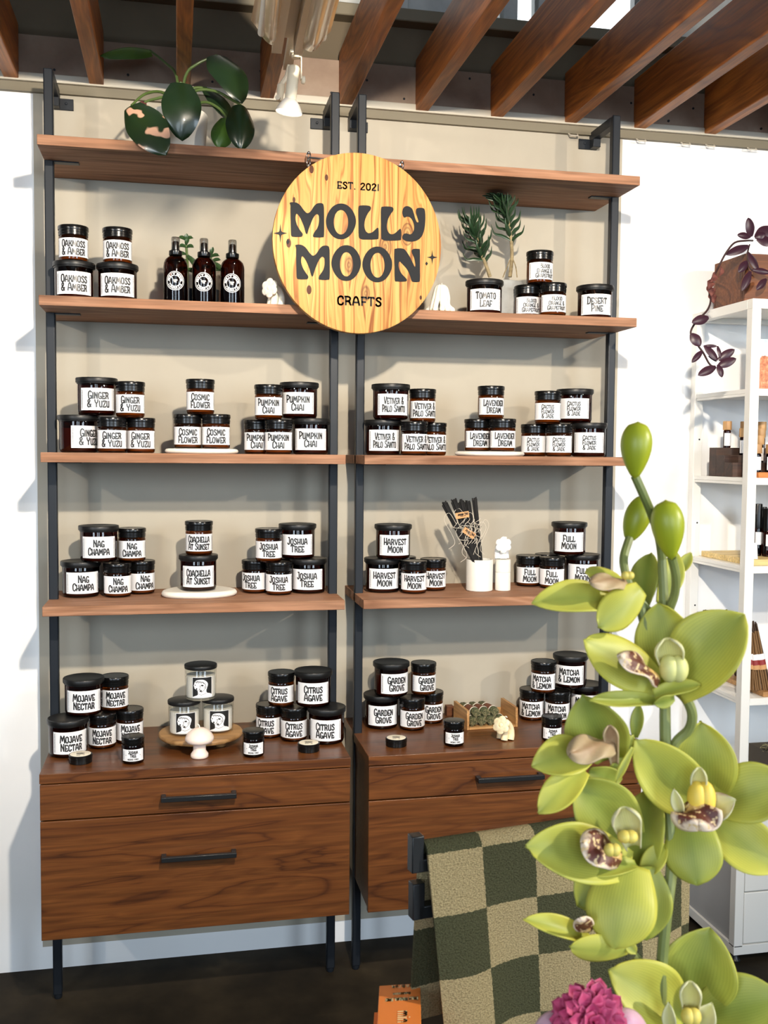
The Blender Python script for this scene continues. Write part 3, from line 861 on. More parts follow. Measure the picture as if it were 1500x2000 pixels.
# ------------------------------------------------------------------ the round hanging sign
SX, SZ, SRX, SRZ, SY = 0.7842, 2.0015, 0.2185, 0.2275, -0.345
m, nt, b = mat_new('knotty_pine'); M_PINE = m
tc = nd(nt, 'ShaderNodeTexCoord')
sep = nd(nt, 'ShaderNodeSeparateXYZ'); nt.links.new(tc.outputs['Object'], sep.inputs[0])
KN = [(-.121, .178, .009), (-.083, .160, .007), (.070, -.005, .022), (-.024, -.055, .016), (.128, .030, .020), (-.126, -.122, .010), (-.178, -.008, .010), (-.165, .10, .006), (.165, -.13, .005), (.02, -.125, .015)]
warp = None; dark = None
for kx, kz, kr in KN:
    dx = math_(nt, 'SUBTRACT', sep.outputs[0], kx); dz = math_(nt, 'MULTIPLY', math_(nt, 'SUBTRACT', sep.outputs[2], kz), 0.55)
    d = math_(nt, 'SQRT', math_(nt, 'ADD', math_(nt, 'MULTIPLY', dx, dx), math_(nt, 'MULTIPLY', dz, dz)))
    g = math_(nt, 'POWER', 2.718, math_(nt, 'MULTIPLY', math_(nt, 'DIVIDE', d, kr*2.2), -1.0))
    w_ = math_(nt, 'MULTIPLY', math_(nt, 'MULTIPLY', g, math_(nt, 'SIGN', dx)), kr*1.6)
    warp = w_ if warp is None else math_(nt, 'ADD', warp, w_)
    k_ = math_(nt, 'LESS_THAN', d, kr*.62) if kr < .012 else math_(nt, 'MULTIPLY', math_(nt, 'LESS_THAN', d, kr*.8), math_(nt, 'ADD', .18, math_(nt, 'MULTIPLY', math_(nt, 'PINGPONG', math_(nt, 'MULTIPLY', d, 330.0), 1.0), .5)))
    dark = k_ if dark is None else math_(nt, 'MAXIMUM', dark, k_)
mp = nd(nt, 'ShaderNodeMapping'); mp.inputs['Scale'].default_value = (9, 9, 1.1); nt.links.new(tc.outputs['Object'], mp.inputs[0])
nz = noise(nt, mp.outputs[0], 1.6, 3, .5, .6)
xx = math_(nt, 'ADD', math_(nt, 'SUBTRACT', sep.outputs[0], warp), math_(nt, 'MULTIPLY', nz, .09))
nb = nd(nt, 'ShaderNodeCombineXYZ'); nt.links.new(math_(nt, 'MULTIPLY', xx, 70.0), nb.inputs[0])
band = noise(nt, nb.outputs[0], 1.0, 2, .5)
line = math_(nt, 'PINGPONG', math_(nt, 'MULTIPLY', xx, 75.0), 1.0)
c1 = ramp(nt, band, [(0.30, rgb(206, 166, 102)), (0.48, rgb(194, 146, 80)), (0.66, rgb(150, 92, 42))])
c2 = ramp(nt, line, [(0.0, rgb(158, 92, 38)), (0.20, (1, 1, 1, 1))])
c = mixc(nt, 0.55, c1, c2, 'MULTIPLY')
c = mixc(nt, dark, c, rgb(74, 36, 14))
nt.links.new(c, b.inputs['Base Color']); setin(b, rough=0.55, spec=.3)
M_SIGNPAINT = plain('charcoal_sign_paint', (0.014, 0.015, 0.017, 1), rough=0.7, spec=.2)

sg = thing('hanging_sign', 'round knotty pine sign with charcoal lettering hung over both bookcases', 'sign', (SX, SY, SZ))
N = 96
disc = MB()
def ring(rx, rz, y): return [(rx*cos(2*pi*i/N), y, rz*sin(2*pi*i/N)) for i in range(N)]
prof = [(SRX-.003, SRZ-.003, 0), (SRX-.0005, SRZ-.0005, .001), (SRX, SRZ, .004), (SRX, SRZ, .020), (SRX-.003, SRZ-.003, .023)]
rings_ = []
for rx, rz, y in prof: rings_.append(disc.add(ring(rx, rz, y), []))
for a, bb in zip(rings_, rings_[1:]):
    disc.f += [(a+i, a+(i+1) % N, bb+(i+1) % N, bb+i)[::-1] for i in range(N)]
disc.f.append(tuple(rings_[0]+i for i in range(N))); disc.f.append(tuple(rings_[-1]+i for i in range(N-1, -1, -1)))
obj('board', disc, M_PINE, sg)
def zp(p):
    """Traced point of the lettering, as a point of the sign's face (local)."""
    q = at(500 + p[0]/3.75, 280 + p[1]/3.75, y=SY)
    return (q.x - SX, q.z - SZ)
face3 = lambda a, b_, h: (a, -h, b_)
def solid(mb, pts, k=3):
    P = smoothline([(p[0], p[1], 0) for p in pts], k, True)
    mb.prism([zp((p.x, p.y)) for p in P], face3, .0012)
def oval(mb, o, i, n=48):
    O = [zp((o[0]+o[2]*cos(t)*(1-.04*sin(2*t)**2), o[1]+o[3]*sin(t))) for t in [2*pi*k/n for k in range(n)]]
    I = [zp((i[0]+i[2]*cos(t), i[1]+i[3]*sin(t))) for t in [2*pi*k/n for k in range(n)]]
    b0 = mb.add([face3(*p, .0012) for p in O] + [face3(*p, .0012) for p in I] + [face3(*p, 0) for p in O] + [face3(*p, 0) for p in I], [])
    for k in range(n):
        j = (k+1) % n
        mb.f += [(b0+k, b0+j, b0+n+j, b0+n+k), (b0+k, b0+j, b0+2*n+j, b0+2*n+k), (b0+n+k, b0+n+j, b0+3*n+j, b0+3*n+k)]
Mpts = [(248,434),(288,432),(322,452),(350,490),(375,512),(400,498),(425,460),(450,440),(484,440),(496,460),(498,520),(498,668),(486,688),(430,688),(417,678),(425,655),(450,618),(461,575),(460,535),(452,521),(438,522),(418,548),(398,595),(385,630),(377,658),(370,664),(362,652),(350,608),(330,558),(310,525),(297,516),(290,530),(290,562),(302,602),(325,640),(341,662),(338,680),(322,685),(272,684),(258,674),(255,640),(252,500),(252,455)]
Lpts = [(750,474),(766,456),(824,457),(841,470),(838,488),(818,515),(800,555),(793,600),(802,640),(822,657),(846,654),(870,635),(888,619),(897,628),(897,688),(884,703),(790,705),(764,698),(752,680),(750,580)]
Ypts = [(1072,497),(1082,470),(1108,460),(1140,476),(1155,512),(1165,550),(1178,577),(1190,574),(1182,545),(1172,508),(1174,482),(1192,473),(1224,475),(1236,492),(1240,545),(1234,622),(1214,680),(1178,712),(1130,720),(1086,710),(1072,690),(1080,666),(1102,660),(1130,667),(1150,650),(1158,615),(1150,575),(1132,546),(1108,537),(1086,544),(1074,525)]
Npts = [(1013,787),(1026,771),(1070,770),(1096,786),(1125,830),(1150,880),(1162,904),(1167,888),(1158,840),(1142,802),(1142,782),(1156,773),(1190,774),(1200,788),(1200,900),(1200,1000),(1188,1015),(1150,1015),(1138,1003),(1128,968),(1105,922),(1070,882),(1052,866),(1044,882),(1047,916),(1066,955),(1094,984),(1104,1000),(1094,1012),(1030,1012),(1016,998),(1014,900)]
big = MB()
solid(big, Mpts); oval(big, (622,572,110,131), (622,578,53,90)); solid(big, Lpts); solid(big, [(x+165, y+8) for x, y in Lpts]); solid(big, Ypts)
solid(big, [(x+41, y+311) for x, y in Mpts]); oval(big, (660,877,108,131), (662,886,48,89)); oval(big, (888,887,109,131), (890,893,52,91)); solid(big, Npts)
obj('painted_name', big, M_SIGNPAINT, sg, angle=30)
sm = MB()
to3 = lambda u, v: (u, -.0012, v)
for s, u0, v0, u1, h, sl in (('EST. 2021', 597, 328, 900, 46, .006), ('CRAFTS', 597, 1180, 915, 60, .004)):
    p0, p1, p2 = zp((u0, v0)), zp((u1, v0)), zp((u0, v0-h))
    sc = p2[1]-p0[1]
    wtxt = (p1[0]-p0[0])/sc
    kx = wtxt/text_w(s, 1, .16)
    st = [[Vector((p.x*kx, p.y, 0)) for p in q] for q in strokes(s, 1, .16)]
    ink(sm, st, sc*.105, p0[0], p0[1], sc, to3)
obj('painted_small_words', sm, M_SIGNPAINT, sg, smooth=False)
star = MB()
for cx_, cy_, hx, hy in ((178,658,49,69), (1290,835,38,54)):
    P = []
    for k in range(4):
        a = pi/2*k
        t0 = (cx_+hx*cos(a), cy_+hy*sin(a))
        P.append(t0)
        for q in (.30, .5, .70):
            aa = a + pi/2*q
            rr_ = .28 - .05*sin(pi*q)
            P.append((cx_+hx*rr_*cos(aa)*1.2, cy_+hy*rr_*sin(aa)*1.2))
    star.prism([zp(p) for p in P], face3, .0012)
for cx_, cy_, hx, hy in ((233,720,13,20), (1249,881,10,15)):
    star.prism([zp((cx_-hx,cy_)), zp((cx_,cy_-hy)), zp((cx_+hx,cy_)), zp((cx_,cy_+hy))], face3, .0012)
obj('painted_star', star, M_SIGNPAINT, sg, smooth=False)
hk = MB()
hl = at(603, 308, y=-.333); hr = at(785, 326, y=-.333)
L0 = Vector((hl.x-SX, .012, hl.z-SZ)); R0 = Vector((hr.x-SX, .012, hr.z-SZ))
hk.tube([L0, R0], .0028, 8)
for p in (L0, R0):
    for kz, rr_ in ((.004, .008), (-.012, .008)):
        hk.tube([p + Vector((rr_*.55*cos(t), .002*cos(t*2), kz + rr_*1.2*sin(t))) for t in [2*pi*k/14 for k in range(15)]], .0018, 6)
    hk.tube([p + Vector((0, 0, -.018)), p + Vector((0, 0, -.05))], .0022, 6)
    hk.ball(p + Vector((0, 0, .012)), .004, n=10, m=6)
obj('hanging_rod', hk, M_CHROME, sg)

# ------------------------------------------------------------------ spray bottles
def spray_bottle():
    r = thing('spray_bottle', 'b', 'bottle', group='amber spray bottles on the second shelf')
    g = [(0,0),(.0270,0),(.0300,.0015),(.0308,.005),(.0308,.096),(.0300,.104),(.0270,.1125),(.0215,.1185),(.0160,.1225),(.0142,.126),(.0138,.134),(0,.134)]
    obj('glass', MB().lathe(g, 40), M_AMBER, r)
    liq = MB().lathe([(0,.004),(.0268,.004),(.0285,.009),(.0285,.070),(0,.070)], 32)
    obj('liquid', liq, plain('dark_spray_liquid', (.03,.012,.006,1), rough=.1), r)
    cl_ = MB().lathe([(0,.1245),(.0165,.1245),(.0170,.126),(.0170,.1355),(.0225,.1362) if False else (.0165,.1362),(.0110,.1365),(.0108,.140),(0,.140)], 28)
    cap = obj('collar', cl_, M_LID, r)
    nz_ = MB().lathe([(0,.1395),(.0085,.1395),(.0085,.158),(.0070,.160),(.0045,.161),(0,.161)], 20)
    nz_.tube([(0,-.006,.153),(0,-.0095,.153)], .0022, 8)
    obj('spray_nozzle', nz_, M_LID, cap)
    ov = MB().lathe([(.0112,.1405),(.0112,.168),(.0100,.1715),(0,.172),(0,.1712),(.0094,.1706),(.0104,.1675),(.0104,.1405),(.0112,.1405)], 24)
    obj('clear_cap', ov, M_CLOUD, cap)
    lg = MB(); to3 = cyl(.0311); zc = .056
    for R_, w in ((.0235, .0007), (.0205, .0004), (.0135, .0005)):
        n = 40
        for k in range(n):
            a0, a1 = 2*pi*k/n, 2*pi*(k+1)/n
            lg.add([to3((R_-w)*sin(a0), zc+(R_-w)*cos(a0)), to3((R_+w)*sin(a0), zc+(R_+w)*cos(a0)), to3((R_+w)*sin(a1), zc+(R_+w)*cos(a1)), to3((R_-w)*sin(a1), zc+(R_-w)*cos(a1))], [(0,1,2,3)])
    def arc(s, a0, a1, rad, h, top, wt=.12):
        W = text_w(s, 1, .18)
        for q in strokes(s, 1, .18):
            P = []
            for p in q:
                a = a0 + (a1-a0)*(p.x/W)
                rr_ = rad + (p.y-.5)*h if top else rad - (p.y-.5)*h
                P.append(Vector((rr_*sin(a), zc + rr_*cos(a), 0)))
            ink(lg, [P], wt*h, 0, 0, 1, to3)
    arc('MOLLY MOON', radians(-88), radians(88), .0170, .0062, True)
    arc('CRAFTS', radians(242), radians(118), .0170, .0062, False)
    lines(lg, ['JOSHUA', 'TREE'], 0, zc, .019, .0085, to3, .07)
    obj('round_logo', lg, M_WHITEPRINT, r, smooth=False)
    return r
sb = spray_bottle()
for k, (u, lab) in enumerate(((343.3, 'amber spray bottle nearest the stacked jars, with round white logo'), (398.7, 'amber spray bottle in the middle of the row of three, round white logo'), (454, 'amber spray bottle nearest the round sign, with round white logo'))):
    o = sb if k == 0 else copy_tree(sb)
    x = at(u, 590, y=-.225).x
    o.location = (x, -.225, Z2+.0003); o.rotation_euler = (0, 0, -atan2(x-CAM.x, -.225-CAM.y) + radians(-3))
    o['label'] = lab

def petal(mb, B, T, w, N_, bow=0.0, cup=0.0, tip=.55, base=.18, wav=0.0, nu=12, nv=8, thick=.0006, curl=0.0, ph=0.0):
    """A leaf blade from B to T, width w, its face towards N_; bow lifts its middle, cup its rims, curl bends its tip back."""
    B, T = Vector(B), Vector(T); ax = T-B; L = ax.length; ax.normalize()
    N_ = Vector(N_); N_ = (N_ - ax*N_.dot(ax)).normalized(); S = ax.cross(N_)
    def fn(s, t):
        q = 2*t-1
        e = max(0.0, min(1.0, s))
        sh = (base + (1-base)*sin(pi*min(e/tip*.5, .5)))
        if e > tip:
            k = (e-tip)/(1-tip); sh *= max(0.0, 1-k**2.0)**.72
        hw = w/2*sh
        h = bow*sin(pi*e) + cup*(q*q)*sh + wav*w*sin(7*e+3*q+ph)*abs(q) - curl*e**3
        return B + ax*(L*e) + S*(hw*q) + N_*h
    mb.grid(fn, nu, nv, thick)
    return mb

# succulent cuttings behind the bottles
def succulent(x, h, leaves, label):
    r = thing('succulent_plant', label, 'plant', (x, -.165, Z2+.0003), group='succulents behind the spray bottles')
    obj('pot', MB().lathe([(0,0),(.018,0),(.020,.002),(.022,.05),(.020,.051),(.019,.044),(0,.044)], 24), M_BLACK, r)
    st = MB().tube(smoothline([(0,0,.04),(.003,0,.04+h*.5),(-.001,0,.04+h)], 5), [.0035]*10+[.0025], 8)
    obj('stem', st, M_PSTEM, r)
    lf = MB()
    for z, a, l, up, w in leaves:
        B = Vector((0, 0, .04+z)); T = B + Vector((cos(a)*l, -abs(sin(a))*l*.4, up*l))
        petal(lf, B, T, w, Vector((0, -.8, .6)), bow=.004, cup=.0015, tip=.6, base=.25, thick=.0022, nu=8, nv=4)
    obj('leaf_cluster', lf, M_SUCC, r)
    return r
succulent(at(364, 520, y=-.165).x, .135, [(.135,2.6,.024,.35,.013),(.137,.6,.022,.3,.012),(.136,1.5,.018,1.0,.012),(.118,2.9,.020,.1,.013),(.118,.2,.020,.1,.013),(.10,3.3,.025,-.1,.014),(.10,-.3,.034,-1.2,.018),(.085,3.6,.03,-.3,.014),(.065,3.0,.022,-.5,.015),(.06,.2,.022,-.3,.016),(.125,1.2,.02,.8,.012)], 'green succulent stem rising behind the first spray bottle')
succulent(at(412, 520, y=-.165).x, .100, [(.095,2.8,.022,.5,.012),(.10,1.3,.022,1.0,.012),(.096,.4,.024,.2,.012),(.085,-.2,.034,-.8,.016),(.082,.1,.026,.35,.012),(.07,3.2,.026,-.2,.013),(.06,.1,.03,.1,.013)], 'shorter green succulent stem behind the middle spray bottle')

# ------------------------------------------------------------------ bent-flower candles
def flower_candle(name, label, loc, rz, mat, s=1.0, tilt=0.35, wick=True, group='flower shaped candles'):
    r = thing(name, label, 'candle', loc, rz, group)
    st = MB()
    for k, (bx, by) in enumerate(((-.013,-.002),(.004,-.010),(.016,.006),(.0,.014))):
        pts = smoothline([(bx*s, by*s, .0012), (bx*s, (by+.004)*s, .018*s), ((bx*.8)*s, (by*.7+.004)*s, .036*s), ((bx*.5)*s, (by*.3-.006)*s, .049*s), (0, -.018*s, .049*s)], 4)
        st.tube(pts, [.0098*s]*4 + [.0094*s]*(len(pts)-4), 14)
    obj('stems', st, mat, r, angle=60)
    fl = MB(); c = Vector((0, -.022*s, .046*s)); n = Vector((0, -cos(tilt), sin(tilt)*.6)).normalized(); X = Vector((1,0,0)); Y = n.cross(X)*-1
    for k in range(6):
        a = pi/6 + k*pi/3
        p = c + (X*cos(a) + Y*sin(a))*.0150*s
        R = Matrix((X, Y, n)).transposed()
        fl.ball(p, .0115*s, .0115*s, .0052*s, 18, 10, R)
    fl.lathe([(0,-.005*s),(.019*s,-.0048*s),(.0195*s,.0040*s),(.018*s,.0050*s),(.0080*s,.0054*s),(.0070*s,.0042*s),(.0055*s,.0056*s),(0,.0066*s)], 24, c, n)
    obj('flower_head', fl, mat, r, angle=50)
    if wick:
        w = MB().tube(smoothline([(.003*s,-.008*s,.056*s),(.004*s,-.010*s,.066*s),(.009*s,-.012*s,.070*s),(.013*s,-.012*s,.067*s)],3), .0013*s, 6)
        obj('wick', w, M_WICK, r)
    return r
p = at(531, 596, y=-.265)
flower_candle('flower_candle', 'ivory flower candle with bent stems left of the round sign', (p.x+.008, -.255, Z2+.0003), radians(-42), M_IVORY, .98, .1, False)
p = at(862, 608, y=-.25)
fc = thing('drooping_candle', 'ivory candle seen from behind, drooping stems, right of the round sign', 'candle', (p.x, -.245, Z2+.0003), 0, 'flower shaped candles')
st = MB()
for k in range(10):
    a = 2*pi*k/10+.2; rr_ = .031 + .005*sin(k*2.1); tw = RND.uniform(-.004, .004)
    pts = smoothline([(.004*cos(a), .004*sin(a), .072), (.012*cos(a), .010*sin(a), .066), (.018*cos(a), .015*sin(a), .045), (.021*cos(a)+tw, .018*sin(a), .022), (rr_*cos(a), rr_*sin(a)*.8, .009)], 4)
    st.tube(pts, [.0055]+[.0074]*(len(pts)-2)+[.0062], 10)
    st.ball((rr_*cos(a), rr_*sin(a)*.8, .0090), .0082, n=12, m=8)
obj('stems', st, M_IVORY, fc, angle=70)
obj('wick', MB().tube([(0,0,.070),(.002,0,.082)], .0012, 6), M_WICK, fc)
z0 = ZC
p = at(988, 1447, z=ZC)
flower_candle('flower_candle', 'butter yellow flower candle with curled wick before the oak crate', (p.x, p.y+.012, ZC+.0003), radians(-44), M_BUTTER, .98, .55)

# ------------------------------------------------------------------ philodendron on the top shelf
ph = thing('potted_philodendron', 'leafy dark green philodendron in cream pot on the top shelf', 'plant', (at(350, 280, y=-.15).x, -.15, Z1+.0003))
obj('pot', MB().lathe([(0,0),(.060,0),(.066,.003),(.0745,.118),(.073,.121),(.069,.119),(.067,.105),(0,.105)], 48), M_POTWHITE, ph)
obj('soil', MB().lathe([(0,.100),(.0685,.100),(.05,.109),(0,.112)], 24), M_SOIL, ph)
PO = Vector(ph.location)
def L3(u, v, y): return at(u, v, y=y) - PO
crown = Vector((0, -.005, .115))
def stalk(path, r0=.0042, r1=.003):
    pts = smoothline(path, 5); n = len(pts)
    return MB().tube(pts, [r0+(r1-r0)*k/(n-1) for k in range(n)], 8)
def leaf(path, tipuv, w, nrm, mat, bow=.012, cup=.01, tip=.36, ty=None, base=.55, curl=.01, name='leaf', wav=.02, lab=None):
    end = path[-1]
    l = obj(name, petal(MB(), end, tipuv, w, nrm, bow, cup, tip, base, wav, 16, 10, .0008, curl), mat, ph, angle=80)
    obj('stalk', stalk([crown]+path), M_PSTEM, l)
    if lab: l['label'] = lab
    return l
leaf([L3(345,150,-.14), L3(322,122,-.12), L3(292,98,-.11)], L3(196,109,-.16), .058, (.1,-.55,.8), M_PHILOB, .012, -.020, .45, curl=0)
leaf([L3(362,150,-.20), L3(385,125,-.22), L3(424,108,-.22)], L3(475,196,-.27), .100, (.35,-.9,.25), M_PHILO, .014, -.012, .36)
leaf([L3(352,168,-.24), L3(353,162,-.275)], L3(356,271,-.300), .098, (0,-1,.25), M_PHILO, .016, -.010, .42, base=.5)
leaf([L3(322,183,-.19), L3(285,183,-.23), L3(257,206,-.27)], L3(322,298,-.335), .098, (-.2,-1,.25), M_PHILOV, .012, -.010, .45, base=.45, lab='dark green leaf with pink blotches')
leaf([L3(378,180,-.20), L3(420,178,-.22), L3(458,198,-.24), L3(470,205,-.26)], L3(472,287,-.30), .074, (.15,-1,.15), M_PHILO, .010, -.022, .45, base=.5)
leaf([L3(372,176,-.16), L3(404,172,-.15)], L3(452,230,-.18), .060, (.4,-.8,.4), M_PHILO, .008, -.008, .5)
leaf([L3(394,200,-.18), L3(425,210,-.19), L3(444,232,-.20)], L3(428,284,-.23), .060, (0,-1,.2), M_PHILOB, .008, -.012, .55)
leaf([L3(330,192,-.20), L3(300,194,-.20), L3(282,200,-.20)], L3(274,215,-.21), .020, (0,-1,.2), M_DRYLEAF, .002, .004, .5, name='dry_leaf', lab='small dried brown leaf')

# ------------------------------------------------------------------ spiky plant in the cement pot
ap = thing('spiky_plant', 'two-stemmed spiky dark plant in a grey cement pot, second shelf', 'plant', (at(984, 610, y=-.125).x, -.125, Z2+.0003))
obj('pot', MB().lathe([(0,0),(.046,0),(.050,.002),(.0555,.108),(.0535,.111),(.0495,.109),(.0485,.098),(0,.098)], 40), M_CEMENT, ap)
PO2 = Vector(ap.location)
def A3(u, v, y=-.14): return at(u, v, y=y) - PO2
def rosette(path, along, label):
    pts = smoothline([A3(*p) for p in path], 6)
    n = len(pts)
    s = obj('stem', MB().tube(pts, [.0055 - .002*k/n for k in range(n)], 10), M_BARK, ap)
    lf = MB(); r_ = random.Random(len(path)*7+along)
    for k in range(along):
        f = .34 + .66*(k/(along-1))**.7
        P = pts[min(int(f*(n-1)), n-1)]; t = (pts[min(int(f*(n-1))+1, n-1)] - pts[max(int(f*(n-1))-1, 0)]).normalized()
        a = k*2.4 + r_.uniform(-.3, .3)
        X = t.orthogonal().normalized(); Y = t.cross(X)
        out = X*cos(a) + Y*sin(a)
        ln = r_.uniform(.055, .082)*(1.0 - .25*f); up = .25 + .9*f + r_.uniform(-.15, .15)
        d = (out + t*up).normalized()
        q = [P, P + (out*.6+t*up*.7).normalized()*ln*.4, P + d*ln*.75, P + (d - out*.1 + Vector((0,0,.25)))*ln]
        if min(x.y + PO2.y for x in q) < -.42: continue
        q = [Vector((x.x, min(x.y, .112), min(x.z, .350))) for x in q]
        qq = smoothline(q, 4); m_ = len(qq)
        lf.tube(qq, [.0062*(1-(j/(m_-1))**1.6)*(.7+.6*min(j/4, 1)) + .0004 for j in range(m_)], 7, flat=.45)
    obj('spiky_leaves', lf, M_ALOE, s)
rosette([(957,541), (950,520), (940,495), (930,460,-.15), (922,435,-.15)], 44, 'left')
rosette([(996,541), (1000,495), (995,445), (985,405,-.14), (972,375,-.14)], 60, 'right')
rt = MB()
for a in ((1, 0), (-1, .3)):
    rt.tube(smoothline([A3(999,500), A3(999+a[0]*8,520), A3(996+a[0]*14,542)], 4), .0015, 6)
obj('air_root', rt, M_BARK, ap)

# ------------------------------------------------------------------ plaster slabs
def slab(label, x0, x1, yc, ry, z, h, seed):
    r_ = random.Random(seed); mb = MB(); n = 48; c = ((x0+x1)/2, yc); rx = (x1-x0)/2
    off = [r_.uniform(0, 6) for _ in range(3)]
    def rad(a): return 1 + .05*sin(2*a+off[0]) + .035*sin(3*a+off[1]) + .02*sin(5*a+off[2])
    prof = [(0, .0), (.92, 0), (.985, h*.25), (1, h*.55), (.965, h*.9), (.90, h), (.80, h*.93), (0, h*.93)]
    rows = []
    for pr, pz in prof:
        if pr == 0: rows.append([mb.add([(0, 0, pz)], [])])
        else:
            b0 = mb.add([(rx*pr*rad(2*pi*i/n)*cos(2*pi*i/n), ry*pr*rad(2*pi*i/n)*sin(2*pi*i/n), pz) for i in range(n)], [])
            rows.append([b0+i for i in range(n)])
    for a, b_ in zip(rows, rows[1:]):
        for i in range(n):
            j = (i+1) % n
            if len(a) == 1: mb.f.append((a[0], b_[j], b_[i]))
            elif len(b_) == 1: mb.f.append((a[i], a[j], b_[0]))
            else: mb.f.append((a[i], a[j], b_[j], b_[i]))
    o = obj('plaster_slab', mb, M_PLASTER, angle=60); o.location = (c[0], c[1], z)
    return tag(o, label, 'display slab', 'cast plaster slabs under jars')
slab('cream plaster slab under the middle jar pyramid, third shelf of left bookcase', .306, .490, -.215, .072, Z3, .0128, 1)
slab('cream plaster slab under the middle jar pyramid, third shelf of right bookcase', 1.085, 1.290, -.215, .078, Z3, .0128, 2)
slab('cream plaster slab under the two stacked jars, fourth shelf of left bookcase', .292, .482, -.150, .085, Z4, .0172, 3)

# ------------------------------------------------------------------ incense sticks in the big cup
cup_x, cup_y = at(935, 1150, y=-.16).x, -.165
cu = thing('incense_cup', 'large cream cup holding black stick bundles, fourth shelf', 'cup', (cup_x, cup_y, Z4+.0003))
obj('cup', MB().lathe([(0,0),(.0355,0),(.0378,.002),(.0380,.088),(.0372,.0895),(.0345,.0895),(.0338,.088),(.0338,.006),(0,.006)], 44), M_POTWHITE, cu)
PO3 = Vector((cup_x, cup_y, Z4+.0003))
BST = plain('black_incense', (.010,.009,.009,1), rough=.85)
for k, (tu, tv, bu, nst, lab) in enumerate(((868,982,922,9,'leftmost'), (886,976,928,10,'second from the left'), (900,977,933,10,'third from the left'), (913,979,938,9,'fourth from the left'), (927,974,944,9,'rightmost, standing apart'))):
    Bp = Vector((cup_x + (.020, .016, .012, .010, .020)[k], cup_y + .0105*(k-2), Z4+.0085))
    T = at(tu, tv, y=cup_y - .012 + .009*(k-2))
    r = thing('incense_bundle', 'black incense bundle in the cream cup, %s, tied with twine' % lab, 'incense', Bp, 0, 'black incense bundles in the cream cup')
    T = T - Bp; X = T.orthogonal().normalized(); Y = T.normalized().cross(X)
    st = MB()
    nst = 15
    for j in range(nst):
        a = j*2.4; rr_ = (.0100 if k < 4 else .0075)*sqrt(j/nst)
        o_ = X*rr_*cos(a) + Y*rr_*sin(a)*.8
        st.tube([o_*.30, o_ + T*(1 + RND.uniform(-.02, .015))], .0019, 6)
    obj('sticks', st, BST, r)
    tw = MB(); r_ = random.Random(k)
    def hel(f0, f1, turns, rad):
        return [T*(f0+(f1-f0)*i/40) + (X*cos(turns*2*pi*i/40) + Y*sin(turns*2*pi*i/40))*rad for i in range(41)]
    tw.tube(hel(.45, .80, 3, .0112), .0007, 5); tw.tube(hel(.80, .45, 2.5, .0112), .0007, 5)
    front = Vector((0, -.012, 0))
    for q in range(2):
        c_ = T*r_.uniform(.55, .8) + front; s1 = r_.uniform(.014, .024)*(1 if q else -1)
        tw.tube(smoothline([c_, c_+Vector((s1,-.004,.030)), c_+Vector((s1*1.7,-.006,.012)), c_+Vector((s1*.6,-.004,-.03)), c_+Vector((s1*.2,-.003,-.055)), c_+Vector((s1,-.003,-.07))], 6), .0006, 5)
    obj('twine', tw, M_TWINE, r)
    if k in (2, 3):
        cc = (at(903, 1006, y=cup_y-.034) if k == 2 else at(916, 1041, y=cup_y-.034)) - Bp
        ang = radians(9) if k == 2 else radians(-33)
        ex, ez = Vector((cos(ang), 0, sin(ang))), Vector((-sin(ang), 0, cos(ang)))
        tg = MB().obox(cc, ex*.0195, Vector((0, .0004, 0)), ez*.0085)
        t_ = obj('paper_tag', tg, M_KRAFT, r)
        tx = MB(); ow = cc + Vector((0, -.0007, 0))
        t3 = lambda u, v: ow + ex*u + ez*v
        lines(tx, ['JOSHUA TREE'], .002, .0025, .030, .0055, t3, .11)
        lines(tx, ['INCENSE STICKS'], .002, -.0025, .020, .0022, t3, .1, small=1)
        obj('lettering', tx, M_INK, t_, smooth=False)
c2x = at(980, 1150, y=-.165).x + .001
for z, h, rr_, lab in ((Z4+.0003, .0525, .0222, 'small white cup upside down, the lower of two beside the incense cup'), (Z4+.0528, .036, .0222, 'small white cup stacked under the white flower candle')):
    o = obj('small_cup', MB().lathe([(0,0),(rr_-.001,0),(rr_,.001),(rr_-.0004,h-.002),(rr_-.0015,h),(0,h)], 36), M_POTWHITE)
    o.location = (c2x, -.170, z)
    tag(o, lab, 'cup', 'white cups beside the incense cup')
flower_candle('flower_candle', 'white flower candle standing on two stacked cups, fourth shelf', (c2x-.003, -.164, Z4+.0890), radians(-4), M_SNOW, .92, .0, True)

# ------------------------------------------------------------------ white candles with portraits on the cake stand
cs = thing('cake_stand', 'round wooden stand on short feet under three white candles', 'stand', (at(392.5, 1425, y=-.19).x, -.178, ZC+.0003))
m, nt, b = mat_new('mango_wood'); M_MANGO = m
v = coords(nt, (1, 7, 7)); n_ = noise(nt, v, 3.0, 4, .5, 1.0)
nt.links.new(ramp(nt, n_, [(.3, rgb(132, 96, 56)), (.55, rgb(176, 136, 88)), (.75, rgb(156, 116, 70))]), b.inputs['Base Color']); setin(b, rough=.5)
obj('board', MB().lathe([(0,.0165),(.104,.0165),(.110,.018),(.112,.0215),(.112,.0255),(.110,.0285),(.106,.0295),(0,.0295)], 64), M_MANGO, cs)
for a in (40, 160, 280):
    obj('foot', MB().lathe([(0,0),(.013,0),(.014,.002),(.016,.0165),(0,.0165)], 20, (.072*cos(radians(a-85)), .072*sin(radians(a-85)), 0)), M_MANGO, cs)
